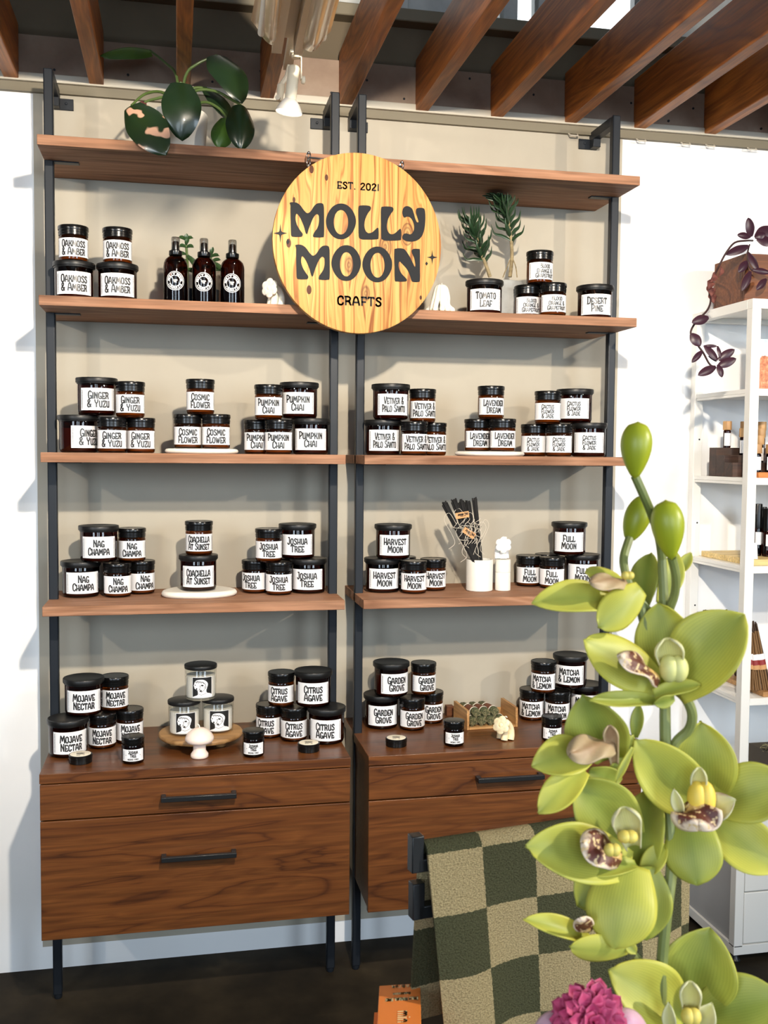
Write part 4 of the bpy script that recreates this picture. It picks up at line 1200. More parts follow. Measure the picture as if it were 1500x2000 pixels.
def portrait_candle():
    r = thing('portrait_candle', 'c', 'candle', group='white candles with portrait labels')
    g = [(0,0),(.0370,0),(.0400,.002),(.0410,.006),(.0420,.080),(.0412,.0815),(.0392,.0815),(.0386,.080),(.0376,.008),(0,.006)]
    obj('glass', MB().lathe(g, 44), M_CLEAR, r)
    obj('wax', MB().lathe([(0,.0065),(.0372,.0068),(.0378,.010),(.0384,.064),(0,.064)], 36), M_WAXWHITE, r)
    obj('lid', MB().lathe([(0,.0820),(.0418,.0820),(.0432,.0830),(.0436,.0850),(.0436,.0905),(.0428,.0922),(.0410,.0928),(0,.0928)], 44), M_MATLID, r)
    to = cyl(.0421)
    lw, z0, z1 = .0275, .010, .065
    lb = obj('label', MB().grid(lambda s, k: cyl(.04225)(-lw+2*lw*s, z0+(z1-z0)*k), 20, 1, .00012), M_PAPER, r)
    t1, t2, t3_ = cyl(.0425), cyl(.0427), cyl(.0429)
    blk = MB().grid(lambda s, k: t1(-lw+.0012+(2*lw-.0024)*s, z0+.0012+(z1-z0-.0024)*k), 20, 1)
    obj('dark_ground', blk, M_INK, lb)
    def pt(x, y): return (-lw + 2*lw*x, z1 - (z1-z0)*y)
    def outline(pts, to_, mat, nm, par, k=3):
        P = [pt(q.x, q.y) for q in smoothline([(a, b_, 0) for a, b_ in pts], k, True)]
        tri = tessellate_polygon([[Vector((a, b_, 0)) for a, b_ in P]])
        # cut finer along the curve of the glass
        mb = MB(); mb.add([to_(a, b_) for a, b_ in P], [tuple(t) for t in tri])
        return mb
    bust = [(.02,.985),(.10,.93),(.27,.86),(.29,.76),(.27,.66),(.25,.62),(.12,.55),(.09,.42),(.11,.28),(.20,.16),(.36,.12),(.55,.13),(.70,.22),(.78,.35),(.74,.48),(.70,.62),(.72,.76),(.86,.80),(.985,.87),(.985,.985),(.5,.985)]
    P = [pt(q.x, q.y) for q in smoothline([(a, b_, 0) for a, b_ in bust], 3, True)]
    # fill in vertical strips so that the shape follows the curved glass
    mb = MB(); n = 40
    xs = [min(p[0] for p in P) + (max(p[0] for p in P)-min(p[0] for p in P))*i/n for i in range(n+1)]
    def spans(x):
        ys = []
        for a, b_ in zip(P, P[1:]+P[:1]):
            if (a[0] <= x) != (b_[0] <= x): ys.append(a[1] + (b_[1]-a[1])*(x-a[0])/(b_[0]-a[0]))
        ys.sort(); return ys
    for i in range(n):
        xm = (xs[i]+xs[i+1])/2; y_ = spans(xm); ya = spans(xs[i]+1e-6); yb = spans(xs[i+1]-1e-6)
        if not (len(ya) == len(yb) == len(y_)): ya = yb = y_
        for k in range(0, len(y_)-1, 2):
            mb.add([t2(xs[i], ya[k]), t2(xs[i+1], yb[k]), t2(xs[i+1], yb[k+1]), t2(xs[i], ya[k+1])], [(0,1,2,3)])
    obj('pale_figure', mb, M_PAPER, lb, smooth=False)
    ln = MB()
    def pl(pts, w=.0005): ink(ln, [[Vector((*pt(*p_), 0)) for p_ in pts]], w, 0, 0, 1, t3_)
    def blob(x, y, rx, ry):
        c0 = pt(x, y); k = 12
        ln.add([t3_(c0[0], c0[1])] + [t3_(c0[0]+rx*cos(2*pi*i/k), c0[1]+ry*sin(2*pi*i/k)) for i in range(k)], [(0, i+1, (i+1) % k+1) for i in range(k)])
    blob(.15,.38,.0014,.0016); blob(.50,.40,.0030,.0022); blob(.42,.67,.0034,.0022); blob(.22,.56,.0022,.0022); blob(.12,.66,.0040,.0030) if False else None
    pl([(.46,.36),(.40,.44),(.42,.40)]); pl([(.36,.40),(.40,.50),(.34,.58),(.40,.60)]); pl([(.16,.24),(.26,.20),(.38,.22),(.52,.24),(.62,.32),(.66,.42)], .0007)
    pl([(.18,.22),(.22,.28),(.28,.20),(.32,.28),(.40,.21),(.44,.29),(.52,.23),(.56,.32)]); pl([(.68,.44),(.64,.56),(.54,.66),(.44,.74)]); pl([(.30,.80),(.44,.86),(.60,.82),(.70,.76)], .0004)
    pl([(.56,.48),(.66,.46)]); pl([(.55,.53),(.67,.52)]); pl([(.28,.64),(.36,.61),(.46,.62)], .0004)
    obj('line_drawing', ln, M_INK, lb, smooth=False)
    return r
pc = portrait_candle()
for k, (u, y, z, lab) in enumerate(((359.8, -.195, ZC+.0297, 'white portrait candle with black lid, bottom left on the cake stand'), (425.5, -.185, ZC+.0297, 'white portrait candle with black lid, bottom right on the cake stand'), (392, -.190, ZC+.1228, 'white portrait candle with black lid, stacked on top of the other two'))):
    o = pc if k == 0 else copy_tree(pc)
    x = at(u, 1395 if k < 2 else 1320, y=y).x
    o.location = (x, y, z); o.rotation_euler = (0, 0, -atan2(x-CAM.x, y-CAM.y) + radians(6)); o['label'] = lab
p = at(390, 1482, z=ZC)
mc = thing('mushroom_candle', 'blush mushroom shaped candle in front of the cake stand', 'candle', (p.x, p.y+.014, ZC+.0003))
obj('stalk', MB().lathe([(0,0),(.0205,0),(.0225,.002),(.0225,.009),(.0190,.014),(.0160,.018),(.0160,.030),(.0175,.036),(0,.036)], 32), M_PINKWAX, mc, angle=70)
obj('cap', MB().lathe([(0,.034),(.018,.035),(.031,.039),(.0365,.046),(.0360,.053),(.031,.062),(.022,.070),(.012,.0755),(0,.0775)], 36), M_PINKWAX, mc, angle=80)
obj('wick', MB().tube(smoothline([(0,0,.076),(-.001,0,.083),(-.005,-.002,.087)], 3), .0014, 6), M_WICK, mc)

# ------------------------------------------------------------------ flat balm tins
def tin():
    r = thing('balm_tin', 't', 'tin', group='flat balm tins')
    obj('base', MB().lathe([(0,0),(.0270,0),(.0282,.001),(.0282,.011),(0,.011)], 36), M_LID, r)
    ld = obj('lid', MB().lathe([(0,.0105),(.0288,.0105),(.0290,.0115),(.0290,.0130),(.0284,.0136),(.0290,.0142),(.0290,.0200),(.0280,.0212),(.0265,.0214),(0,.0214)], 36), M_LID, r)
    lb = obj('label', MB().lathe([(0,.0216),(.0255,.0216),(.0257,.0215)], 36), M_CREAMPAPER, ld)
    tx = MB(); t3 = lambda u, v: (u, v, .0219)
    lines(tx, ['DESERT', 'DREAM'], 0, .001, .030, .014, t3, .075)
    lines(tx, ['BALM  .  20'], 0, -.014, .026, .0035, t3, .1, small=1)
    obj('lettering', tx, M_INK, lb, smooth=False)
    return r
tn = tin()
for k, (u, v, lab) in enumerate(((157, 1490, 'flat black tin with cream label, left front corner of the left cabinet'), (603.4, 1467, 'flat black tin with cream label, in front of the right jar pile of left bookcase'), (774.8, 1457, 'flat black tin with cream label, front corner of the right cabinet'))):
    o = tn if k == 0 else copy_tree(tn)
    p = at(u, v, z=ZC)
    o.location = (p.x, p.y+.006, ZC+.0002); o.rotation_euler = (0, 0, -atan2(p.x-CAM.x, p.y-CAM.y)); o['label'] = lab

# ------------------------------------------------------------------ oak crate of herb bundles
c0 = at(912, 1427, z=ZC); c1 = at(1011, 1420, z=ZC)
CW = (c1-c0).length; ca = atan2(c1.y-c0.y, c1.x-c0.x)
cr = thing('oak_crate', 'small open oak crate holding dried herb bundles', 'crate', c0, ca)
cr.location.z = ZC + .0004
obj('bottom', MB().box(.0065, .001, 0, CW-.0065, .110, .0065), M_OAK, cr, bevel=.0008)
for nm, x0 in (('side_panel', 0), ('side_panel', CW-.0065)):
    s_ = MB()
    prof2 = [(0,0),(.112,0),(.112,.058),(.0,.056)]
    s_.prism(prof2, lambda a, b_, h: (x0+h, a, b_), .0065)
    obj(nm, s_, M_OAKY, cr, bevel=.0008)
obj('back_panel', MB().box(.0065, .1105, 0, CW-.0065, .117, .030), M_OAK, cr, bevel=.0008)
M_HERB = mottled('dried_herb', [(.3, (.018,.024,.010,1)), (.5, (.06,.07,.03,1)), (.62, (.14,.13,.06,1)), (.75, (.24,.20,.10,1))], 140, .95, .9, det=3)
M_HERBSTEM = plain('dry_herb_stalk', (.26,.23,.12,1), rough=.9)
M_RUST = plain('rust_paper_band', rgb(104, 62, 42), rough=.7)
def herb():
    r = thing('herb_bundle', 'h', 'herb bundle', group='dried herb bundles in the oak crate')
    L, R_ = .088, .0135
    b_ = MB(); rr2 = random.Random(3)
    b_.lathe([(0,0),(.006,0),(.0115,.001),(R_,.006),(R_,.080),(.011,.088),(0,.089)], 20, (0,0,0), (0,1,0))
    for k in range(len(b_.v)):
        v_ = Vector(b_.v[k]); b_.v[k] = tuple(v_*1 + Vector((rr2.uniform(-.0009,.0009), rr2.uniform(-.0006,.0006), rr2.uniform(-.0009,.0009))))
    obj('herbs', b_, M_HERB, r, angle=80)
    s_ = MB()
    for k in range(46):
        a = rr2.uniform(0, 6.28); q = R_*sqrt(rr2.random())*.92
        p0 = Vector((q*cos(a), rr2.uniform(-.003, .002), q*sin(a))); a2 = rr2.uniform(0, 6.28); l2 = rr2.uniform(.003, .008)
        s_.tube(smoothline([p0, p0+Vector((cos(a2)*l2*.5, -.0018, sin(a2)*l2*.5)), p0+Vector((cos(a2+.8)*l2, .0005, sin(a2+.8)*l2))], 3), .0005, 4)
    obj('stalk_ends', s_, M_HERBSTEM, r)
    obj('paper_band', MB().lathe([(R_+.0002,.020),(R_+.0010,.0205),(R_+.0010,.0495),(R_+.0002,.050)], 24, (0,0,0), (0,1,0)), M_RUST, r)
    t_ = MB()
    for y in (.0155, .0175, .054, .056):
        t_.tube([(( R_+.0012)*cos(q), y, (R_+.0012)*sin(q)) for q in [2*pi*k/20 for k in range(21)]], .0007, 5)
    obj('string', t_, M_TWINE, r)
    return r
hb = herb(); n_ = 0
spots = [(.0220 + .0282*k, .021, 'lower row') for k in range(4)] + [(.0345 + .0287*k, .0445, 'upper row') for k in range(3)]
ords = ['first from left', 'second', 'third', 'fourth', 'leftmost', 'middle', 'rightmost']
for k, (x, z, row) in enumerate(spots):
    if x > CW-.02: x = CW-.0205
    o = hb if k == 0 else copy_tree(hb)
    q = Matrix.Rotation(ca, 3, 'Z') @ Vector((x, .010 if k < 4 else .014, z))
    o.location = c0 + q; o.location.z = ZC + z; o.rotation_euler = (0, 0, ca + radians(0 if k < 4 else 9))
    o['label'] = 'dried herb bundle with rust paper band in oak crate, %s, %s' % (row, ords[k])
o = obj('wood_block', MB().box(-.011, -.012, 0, .011, .012, .030), M_PLANTER, bevel=.001); o.location = (at(876, 1376, y=-.02).x, -.03, ZC)
tag(o, 'tiny dark wooden block against the wall left of the oak crate', 'block')
# ------------------------------------------------------------------ the white steel shelf unit
WX, WY = 1.905, -0.338
WT, PWD = 1.909, 0.028
WX1 = 2.78
ws = thing('white_shelf_unit', 'white steel shelf unit against the wall beyond the walnut bookcases', 'shelf unit', (0, 0, 0))
LEV = [at(1490, v, y=WY).z for v in (759, 933.5, 1106.5, 1364)]
for x, y in ((WX, WY), (WX, -.034), (WX1-PWD, WY), (WX1-PWD, -.034)):
    obj('upright', MB().box(x, y, .045, x+PWD, y+PWD, WT-.027), M_WHITEMETAL, ws, bevel=.0015)
    obj('foot', MB().lathe([(0,0),(.014,0),(.015,.004),(.010,.010),(.008,.022),(0,.022)], 16, (x+PWD/2, y+PWD/2, 0)), M_HANDLE, ws)
t_ = MB()
t_.box(WX, WY, WT-.027, WX1, WY+.028, WT); t_.box(WX, -.034, WT-.027, WX1, -.006, WT); t_.box(WX, WY+.028, WT-.027, WX+.028, -.034, WT); t_.box(WX1-.028, WY+.028, WT-.027, WX1, -.034, WT)
t_.box(WX+.028, WY+.028, WT-.012, WX1-.028, -.034, WT-.002)
obj('top', t_, M_WHITEMETAL, ws, bevel=.001)
b_ = MB()
b_.box(WX, WY, .022, WX1, WY+.028, .050); b_.box(WX, -.034, .022, WX1, -.006, .050); b_.box(WX, WY+.028, .022, WX+.028, -.034, .050); b_.box(WX1-.028, WY+.028, .022, WX1, -.034, .050)
obj('bottom_rail', b_, M_WHITEMETAL, ws, bevel=.001)
for z in LEV:
    s_ = MB(); s_.box(WX+.004, WY+.002, z-.012, WX1-.004, -.010, z); s_.box(WX+PWD, WY+.001, z-.020, WX1-PWD, WY+.012, z-.012); s_.box(WX+.005, WY+.03, z-.020, WX+.014, -.036, z-.012)
    obj('shelf', s_, M_WHITEMETAL, ws, bevel=.0008)
h_ = MB()
for z in (1.72, 1.52, 1.26, 1.0, .74, .58):
    h_.lathe([(0,0),(.0028,0),(.0028,.0006),(0,.0006)], 10, (WX+PWD/2+.004, -.034, z), (0, -1, 0))
obj('screw_hole', h_, M_HANDLE, ws)
obj('side_panel', MB().box(WX+.008, WY+PWD, .050, WX+.012, -.034, .485), M_GREYMETAL, ws)
dz = at(1470, 1743, y=WY).z
ct = MB().box(WX+PWD, WY+.004, .470, WX1-PWD, -.012, .485)
obj('cabinet_top', ct, M_WHITEMETAL, ws)
for z0, z1 in ((.053, dz-.002), (dz+.002, .467)):
    obj('drawer', MB().box(WX+PWD+.003, WY+.003, z0, (WX+WX1)/2-.002, WY+.020, z1), M_WHITEMETAL, ws, bevel=.002)
    obj('drawer', MB().box((WX+WX1)/2+.002, WY+.003, z0, WX1-PWD-.003, WY+.020, z1), M_WHITEMETAL, ws, bevel=.002)

# planter with trailing purple plant on top
pp = thing('trailing_plant', 'purple trailing plant in a square brown wooden planter on the white shelf unit', 'plant', (0, 0, WT))
pa = at(1430, 585, y=-.17); 
PX0, PY0, PSZ = pa.x, -.235, .17
pl = MB(); e = .012; pz = at(1432, 497, y=-.22).z - WT + .002
pl.box(PX0, PY0, 0, PX0+PSZ+.05, PY0+e, pz); pl.box(PX0, PY0+PSZ-e, 0, PX0+PSZ+.05, PY0+PSZ, pz); pl.box(PX0, PY0+e, 0, PX0+e, PY0+PSZ-e, pz); pl.box(PX0+PSZ+.05-e, PY0+e, 0, PX0+PSZ+.05, PY0+PSZ-e, pz); pl.box(PX0+e, PY0+e, 0, PX0+PSZ+.05-e, PY0+PSZ-e, .012)
obj('planter', pl, M_PLANTER, pp, bevel=.0015)
obj('soil', MB().box(PX0+e, PY0+e, .012, PX0+PSZ+.05-e, PY0+PSZ-e, pz-.012), M_SOIL, pp)
def T3(u, v, y): q = at(u, v, y=y); return Vector((q.x, q.y, q.z-WT))
vine = [T3(1470,470,-.20), T3(1458,470,-.25), T3(1435,474,-.27), T3(1418,494,-.275), T3(1405,518,-.28), T3(1395,538,-.285), T3(1384,560,-.29), T3(1388,585,-.30), T3(1382,605,-.36), T3(1366,622,-.38), T3(1352,640,-.36), T3(1350,655,-.36), T3(1364,676,-.36), T3(1374,690,-.36), T3(1385,710,-.36), T3(1395,718,-.36)]
vs = obj('vine', MB().tube(smoothline(vine, 4), .0028, 7), M_PURPLESTEM, pp)
dl = MB()
for (u0, v0, u1, v1, w) in ((1396,533,1386,552,.020),(1388,548,1383,566,.022),(1382,560,1390,580,.024),(1386,574,1394,592,.022),(1407,520,1402,541,.014)):
    petal(dl, T3(u0,v0,-.285), T3(u1,v1,-.295), w, (RND.uniform(-.5,.5),-1,.2), .004, .008, .5, .3, .15)
obj('dry_leaf', dl, M_DRYLEAF, vs)
def purple(B, T, w, n=(0,-1,.3), cup=-.004, y=-.3, y2=None):
    l = obj('leaf', petal(MB(), T3(B[0],B[1],y), T3(T[0],T[1],y2 if y2 is not None else y-.01), w, n, .004, cup, .45, .3), M_PURPLE, pp, angle=80)
for B, T, w, y in (((1468,462),(1461,425),.034,-.22), ((1466,462),(1440,459),.020,-.24), ((1462,480),(1418,498),.026,-.265), ((1460,492),(1482,530),.030,-.26), ((1460,510),(1442,532),.022,-.265), ((1466,530),(1449,568),.022,-.27), ((1497,545),(1477,566),.020,-.27), ((1470,527),(1505,533),.018,-.27), ((1476,462),(1512,445),.040,-.22), ((1478,466),(1512,476),.036,-.23), ((1474,464),(1495,456),.024,-.225),
                   ((1384,620),(1351,630),.026,-.375), ((1350,652),(1368,676),.030,-.362), ((1372,685),(1351,708),.016,-.36), ((1376,675),(1402,704),.026,-.365), ((1402,676),(1407,700),.014,-.36), ((1403,703),(1435,682),.024,-.365), ((1402,716),(1438,700),.026,-.37), ((1398,716),(1363,733),.024,-.37), ((1403,712),(1410,737),.022,-.375), ((1374,676),(1401,676),.010,-.36), ((1384,695),(1400,706),.008,-.36)):
    purple(B, T, w, (RND.uniform(-.3,.3), -1, RND.uniform(0,.5)), y=y)
hs = [T3(1464,478,-.24), T3(1460,495,-.262), T3(1462,515,-.266), T3(1468,527,-.266), T3(1485,532,-.262)]
obj('vine', MB().tube(smoothline(hs, 4), .0022, 7), M_PURPLESTEM, pp)

# landscape print leaning on the top inner shelf
zc_ = LEV[0]
m, nt, b = mat_new('canyon_print'); M_PRINT = m
tc = nd(nt, 'ShaderNodeTexCoord'); sp_ = nd(nt, 'ShaderNodeSeparateXYZ'); nt.links.new(tc.outputs['Generated'], sp_.inputs[0])
nn = noise(nt, tc.outputs['Generated'], 14, 6, .7)
rock = ramp(nt, nn, [(.35, rgb(150, 74, 42)), (.55, rgb(206, 126, 82)), (.7, rgb(240, 190, 150))])
sky_ = ramp(nt, nn, [(.3, rgb(170, 206, 212)), (.7, rgb(206, 226, 228))])
hz = math_(nt, 'ADD', math_(nt, 'ADD', sp_.outputs[2], math_(nt, 'MULTIPLY', nn, .10)), math_(nt, 'MULTIPLY', math_(nt, 'MAXIMUM', math_(nt, 'SUBTRACT', math_(nt, 'ABSOLUTE', math_(nt, 'SUBTRACT', sp_.outputs[0], .22)), .14), 0.0), 1.1))
nt.links.new(mixc(nt, ramp(nt, hz, [(.72, (0,0,0,1)), (.74, (1,1,1,1))]), rock, sky_), b.inputs['Base Color']); setin(b, rough=.35)
px_ = at(1481, 750, y=-.16).x
pr = obj('landscape_print', MB().box(0, -.002, 0, .20, .002, .165), M_PRINT)
pr.location = (px_, -.165, zc_+.0006); pr.rotation_euler = (radians(-9), 0, 0)
tag(pr, 'small canyon landscape print with pale blue sky, top inside the white shelf unit', 'print')

# little bottles with wooden caps
def capped():
    r = thing('oil_bottle', 'o', 'bottle', group='wood capped bottles on the white shelf unit')
    obj('glass', MB().lathe([(0,0),(.0100,0),(.0112,.0015),(.0112,.050),(.0080,.054),(0,.054)], 20), M_AMBER, r)
    obj('cap', MB().lathe([(0,.0535),(.0126,.0535),(.0130,.0545),(.0130,.0785),(.0122,.0800),(0,.0800)], 24), M_CAPWOOD, r)
    lb = obj('label', MB().grid(lambda s, k: cyl(.0114)(-.0135+.027*s, .006+.038*k), 12, 1, .0001), M_PAPER, r)
    t = MB(); rr2 = random.Random(5); to = cyl(.0117)
    for z in (.036, .032, .028, .014, .011):
        t.add([to(-.008, z), to(.006*rr2.uniform(.4, 1), z), to(.006*rr2.uniform(.4, 1), z+.0012), to(-.008, z+.0012)], [(0,1,2,3)])
    obj('lettering', t, M_INK, lb, smooth=False)
    return r
z_ = LEV[1]
dk = thing('stepped_stand', 'dark brown stepped wooden stand holding capped bottles, white shelf unit', 'stand', (0, 0, z_+.0004))
xd = at(1403, 925, y=-.165).x
d_ = MB()
for y0, y1, h in ((-.172, -.130, .098), (-.214, -.172, .066), (-.256, -.214, .034)):
    pass
dd = MB(); dd.box(xd, -.150, 0, xd+.30, -.110, .086); dd.box(xd+.0, -.196, 0, xd+.30, -.1505, .064); dd.box(xd+.0, -.242, 0, xd+.30, -.1965, .042)
obj('steps', dd, M_PLANTER if False else wood('dark_brown_stand', 0, [(0, rgb(50,32,22)), (1, rgb(74,48,34))], rough=.6), dk, bevel=.0008)
ot = obj('display_board', MB().box(0, -.026, 0, .32, .026, .015), M_ORANGEWOOD, bevel=.0008); ot.location = (at(1475, 925, y=-.30).x, -.292, z_+.0004)
tag(ot, 'flat orange wooden board under the front row of capped bottles, white shelf unit', 'display board')
ob = capped(); first = True
order = ['leftmost, back step', 'second, back step', 'third, back step', 'rightmost, back step', 'leftmost, middle step', 'second, middle step', 'third, middle step', 'rightmost, middle step', 'leftmost, low step', 'second, low step', 'third, low step', 'leftmost on orange board', 'second on orange board', 'rightmost on orange board']
pos_ = [(xd+.046+.058*k, -.130, .0865) for k in range(4)] + [(xd+.075+.058*k, -.173, .0645) for k in range(4)] + [(xd+.100+.060*k, -.219, .0425) for k in range(3)]
bx0 = ot.location.x
pos_ += [(bx0+.014, -.285, .0158), (bx0+.046, -.300, .0158), (bx0+.082, -.292, .0158)]
for k, (x, y, h) in enumerate(pos_):
    o = ob if k == 0 else copy_tree(ob)
    o.location = (x, y, z_+h); o.rotation_euler = (0, 0, -atan2(x-CAM.x, y-CAM.y)+radians(RND.uniform(-25, 25)))
    o['label'] = 'small amber bottle with wooden cap, ' + order[k]

# black bottles on a pine board
z_ = LEV[2]
bb = obj('display_board', MB().box(0, -.27, 0, .34, 0, .017), wood('pine_board', 0, [(0, rgb(214,180,112)), (.5, rgb(240,212,146)), (1, rgb(226,194,126))], rough=.5, bands=5, stretch=8), bevel=.001)
bb.location = (at(1410, 1096, y=-.20).x+.02, -.045, z_+.0004)
tag(bb, 'pale pine board carrying black bottles on the white shelf unit', 'display board')
def blackbottle(h, r_):
    r = thing('black_bottle', 'b', 'bottle', group='black bottles on the pine board')
    obj('glass', MB().lathe([(0,0),(r_-.002,0),(r_,.002),(r_,h*.52),(r_*.93,h*.54),(0,h*.54)], 24), M_AMBER, r)
    obj('cap', MB().lathe([(0,h*.535),(r_*.98,h*.535),(r_*.98,h*.985),(r_*.92,h),(0,h)], 24), M_LID, r)
    lb = obj('label', MB().grid(lambda s, k: cyl(r_+.0002)(-r_*.7+r_*1.4*s, .22*h+.24*h*k), 12, 1, .0001), M_PAPER, r)
    t = MB(); to = cyl(r_+.0005)
    for q in range(9): t.add([to(-r_*.5, .24*h+q*.023*h), to(r_*.3, .24*h+q*.023*h), to(r_*.3, .247*h+q*.023*h), to(-r_*.5, .247*h+q*.023*h)], [(0,1,2,3)])
    obj('lettering', t, M_INK, lb, smooth=False)
    return r
k1 = None
for k, (u, y, h, rr2, lab) in enumerate(((1478,-.215,.155,.014,'black capped bottle nearest the white post, on the pine board'), (1487,-.15,.142,.015,'black capped bottle in the second row on the pine board'), (1499,-.235,.142,.015,'black capped bottle at the front edge of the pine board, cut by the frame'), (1514,-.17,.142,.015,'black capped bottle on the pine board beyond the frame edge'))):
    o = blackbottle(h, rr2); x = at(u, 1060, y=y).x
    o.location = (x, y, z_+.0178); o.rotation_euler = (0, 0, -atan2(x-CAM.x, y-CAM.y)+radians(22)); o['label'] = lab
cardx = at(1470, 1040, y=-.305).x
cd_ = obj('price_card', MB().box(-.012, 0, 0, .012, .0012, .046), M_PAPER); cd_.location = (at(1474, 1040, y=-.30).x, -.300, z_+.0178); cd_.rotation_euler = (radians(-6), 0, 0)
tag(cd_, 'small white card standing before the black bottles on the pine board', 'card')

# bundles of incense leaning in a tray
z_ = LEV[3]
tr = obj('bamboo_tray', MB().box(0, -.275, 0, .36, 0, .014), M_OAK, bevel=.001); tr.location = (at(1400, 1350, y=-.1).x+.015, -.05, z_+.0004)
tag(tr, 'low bamboo tray under brown incense bundles, white shelf unit', 'tray')
M_BSTICK = plain('brown_incense', rgb(124, 92, 58), rough=.9); M_DSTICK = plain('dark_incense', rgb(70, 52, 40), rough=.9)
M_REDBAND = plain('dark_red_band', rgb(140, 44, 42), rough=.5)
def stick_bundle(mat, L, n, bands, label, loc, lean):
    r = thing('incense_bundle', label, 'incense', loc, 0, 'brown incense bundles on the white shelf unit')
    T = (Vector(lean)).normalized()*L; X = T.orthogonal().normalized(); Y = T.normalized().cross(X)
    s = MB(); g_ = random.Random(int(L*1e4)+n)
    for j in range(n):
        a = j*2.4; q = .0100*sqrt((j+.3)/n); o_ = X*q*cos(a)+Y*q*sin(a)
        s.tube([o_, o_+T*(1+g_.uniform(-.03,.02))], .0026, 6)
    obj('sticks', s, mat, r)
    if bands:
        def band(f0, f1, m_, nm, e=.0003):
            obj(nm, MB().lathe([(.0115, 0), (.0126+e, 0), (.0126+e, (f1-f0)*L), (.0115, (f1-f0)*L)], 18, T*f0, T), m_, r)
        band(.36, .44, M_KRAFT, 'kraft_band'); band(.44, .53, M_REDBAND, 'red_band'); band(.53, .63, M_PAPER, 'white_band')
    return r
bn = [(1466,1335,-.290,M_BSTICK,.165,(.02,.10,.95),True,'brown incense bundle with red band, lowest at the white post'), (1481,1338,-.296,M_BSTICK,.165,(-.10,.10,.95),True,'brown incense bundle with red band, second from the white post'), (1464,1300,-.275,M_BSTICK,.20,(-.04,.10,.95),True,'taller brown incense bundle with red band behind the front two'), (1497,1320,-.30,M_BSTICK,.17,(-.16,.10,.95),True,'brown incense bundle with red band at the frame edge'),
      (1500,1300,-.245,M_DSTICK,.19,(-.20,.10,.95),False,'dark incense bundle leaning behind the banded ones')]
for k, (u, v, y, m_, L, ln_, bd, lab) in enumerate(bn):
    p = at(u, v, y=y); stick_bundle(m_, L, 10, bd, lab, (p.x, y, z_+.0148), ln_)
for k, (u, lab) in enumerate(((1378, 'leftmost'), (1398, 'second'), (1416, 'third'), (1434, 'nearest the white post'))):
    tp_ = at(u, 1193 + 5*(k % 2), y=-.080); b_ = Vector((tp_.x+.030, -.115, z_+.0148)); d_ = tp_-b_
    stick_bundle(M_DSTICK, d_.length, 14, False, 'dark brown incense bundle showing above the orchid petal, %s' % lab, b_, d_)
rb = obj('red_box', MB().box(0, 0, 0, .07, .05, .012), M_REDBAND, bevel=.001); p = at(1484, 1612, y=-.30); rb.location = (p.x, -.325, .4853)
tag(rb, 'flat dark red box on top of the white drawers at the frame edge', 'box')
wk = thing('wire_basket', 'dark wire basket of dried herbs low in the white shelf unit', 'basket', (at(1476, 1490, y=-.2).x, -.28, .4853))
wb_ = MB(); wb_.box(0,0,0,.12,.12,.004); wb_.box(0,0,0,.12,.004,.105); wb_.box(0,.116,0,.12,.12,.105); wb_.box(0,.004,0,.004,.116,.105); wb_.box(.116,.004,0,.12,.116,.105)
obj('sides', wb_, plain('dark_basket', rgb(70, 62, 52), rough=.7), wk)
hh = MB(); g_ = random.Random(9)
for k in range(40):
    p0 = Vector((g_.uniform(.01,.11), g_.uniform(.01,.11), .092)); d = Vector((g_.uniform(-.03,.03), g_.uniform(-.03,.02), g_.uniform(.0,.03)))
    hh.tube(smoothline([p0, p0+d*.6, p0+d+Vector((.01,0,-.005))], 3), .0012, 5)
obj('herbs', hh, M_HERBSTEM, wk)

# ------------------------------------------------------------------ ceiling lights above the bookcases
fx = thing('fluorescent_fixture', 'open fluorescent fixture with two curved clear reflector wings under the joists', 'ceiling light', (0, 0, 0))
F0 = at(562, 100, d=2.18); F1 = at(593, -60, d=1.78)
ax = (F1-F0).normalized(); sx = ax.cross(Vector((0,0,1))).normalized()*1; 
if sx.x < 0: sx = -sx
uz = sx.cross(ax); uz = uz if uz.z > 0 else -uz
FL = (F1-F0).length + .5
def FP(a, s, h): return F0 + ax*a + sx*s + uz*h
ch = MB()
for s0, s1, h0, h1 in ((-.034,-.012,0,.035), (.014,.034,0,.035), (-.034,.034,.035,.040)):
    ch.obox(FP(FL/2-.02, (s0+s1)/2, (h0+h1)/2), ax*(FL/2), sx*((s1-s0)/2), uz*((h1-h0)/2))
m, nt, b = mat_new('enamel_housing'); setin(b, col=rgb(206,190,164), rough=.45); M_ENAMEL = m
obj('housing', ch, M_ENAMEL, fx, bevel=.001)
M_WING = plain('tinted_acrylic_wing', rgb(214, 186, 150), rough=.22, coat=.5)
def wing(far, near, bulge):
    A = [at(p[0], p[1], d=p[2]) for p in far]; B = [at(p[0], p[1], d=p[2]) for p in near]
    def fn(s, t):
        q = t*(len(A)-1); k = min(int(q), len(A)-2); f = q-k
        a = A[k].lerp(A[k+1], f); b2 = B[k].lerp(B[k+1], f)
        return a.lerp(b2, s) - uz*(bulge*sin(pi*min(1, t*1.15))*(.4+.6*min(1, s*6)))
    return MB().grid(fn, 24, 16, .002)
obj('reflector_wing', wing([(546,80,2.16),(532,81,2.16),(516,72,2.15),(490,40,2.08)], [(566,-80,1.76),(548,-80,1.76),(531,-80,1.76),(512,-80,1.76)], .022), M_WING, fx, angle=40)
obj('reflector_wing', wing([(590,91,2.16),(606,92,2.16),(620,87,2.15),(645,60,2.08)], [(622,-80,1.75),(642,-80,1.75),(662,-80,1.75),(684,-80,1.74)], .022), M_WING, fx, angle=40)
M_TUBE = plain('lamp_tube', (.8,.78,.72,1), rough=.3)
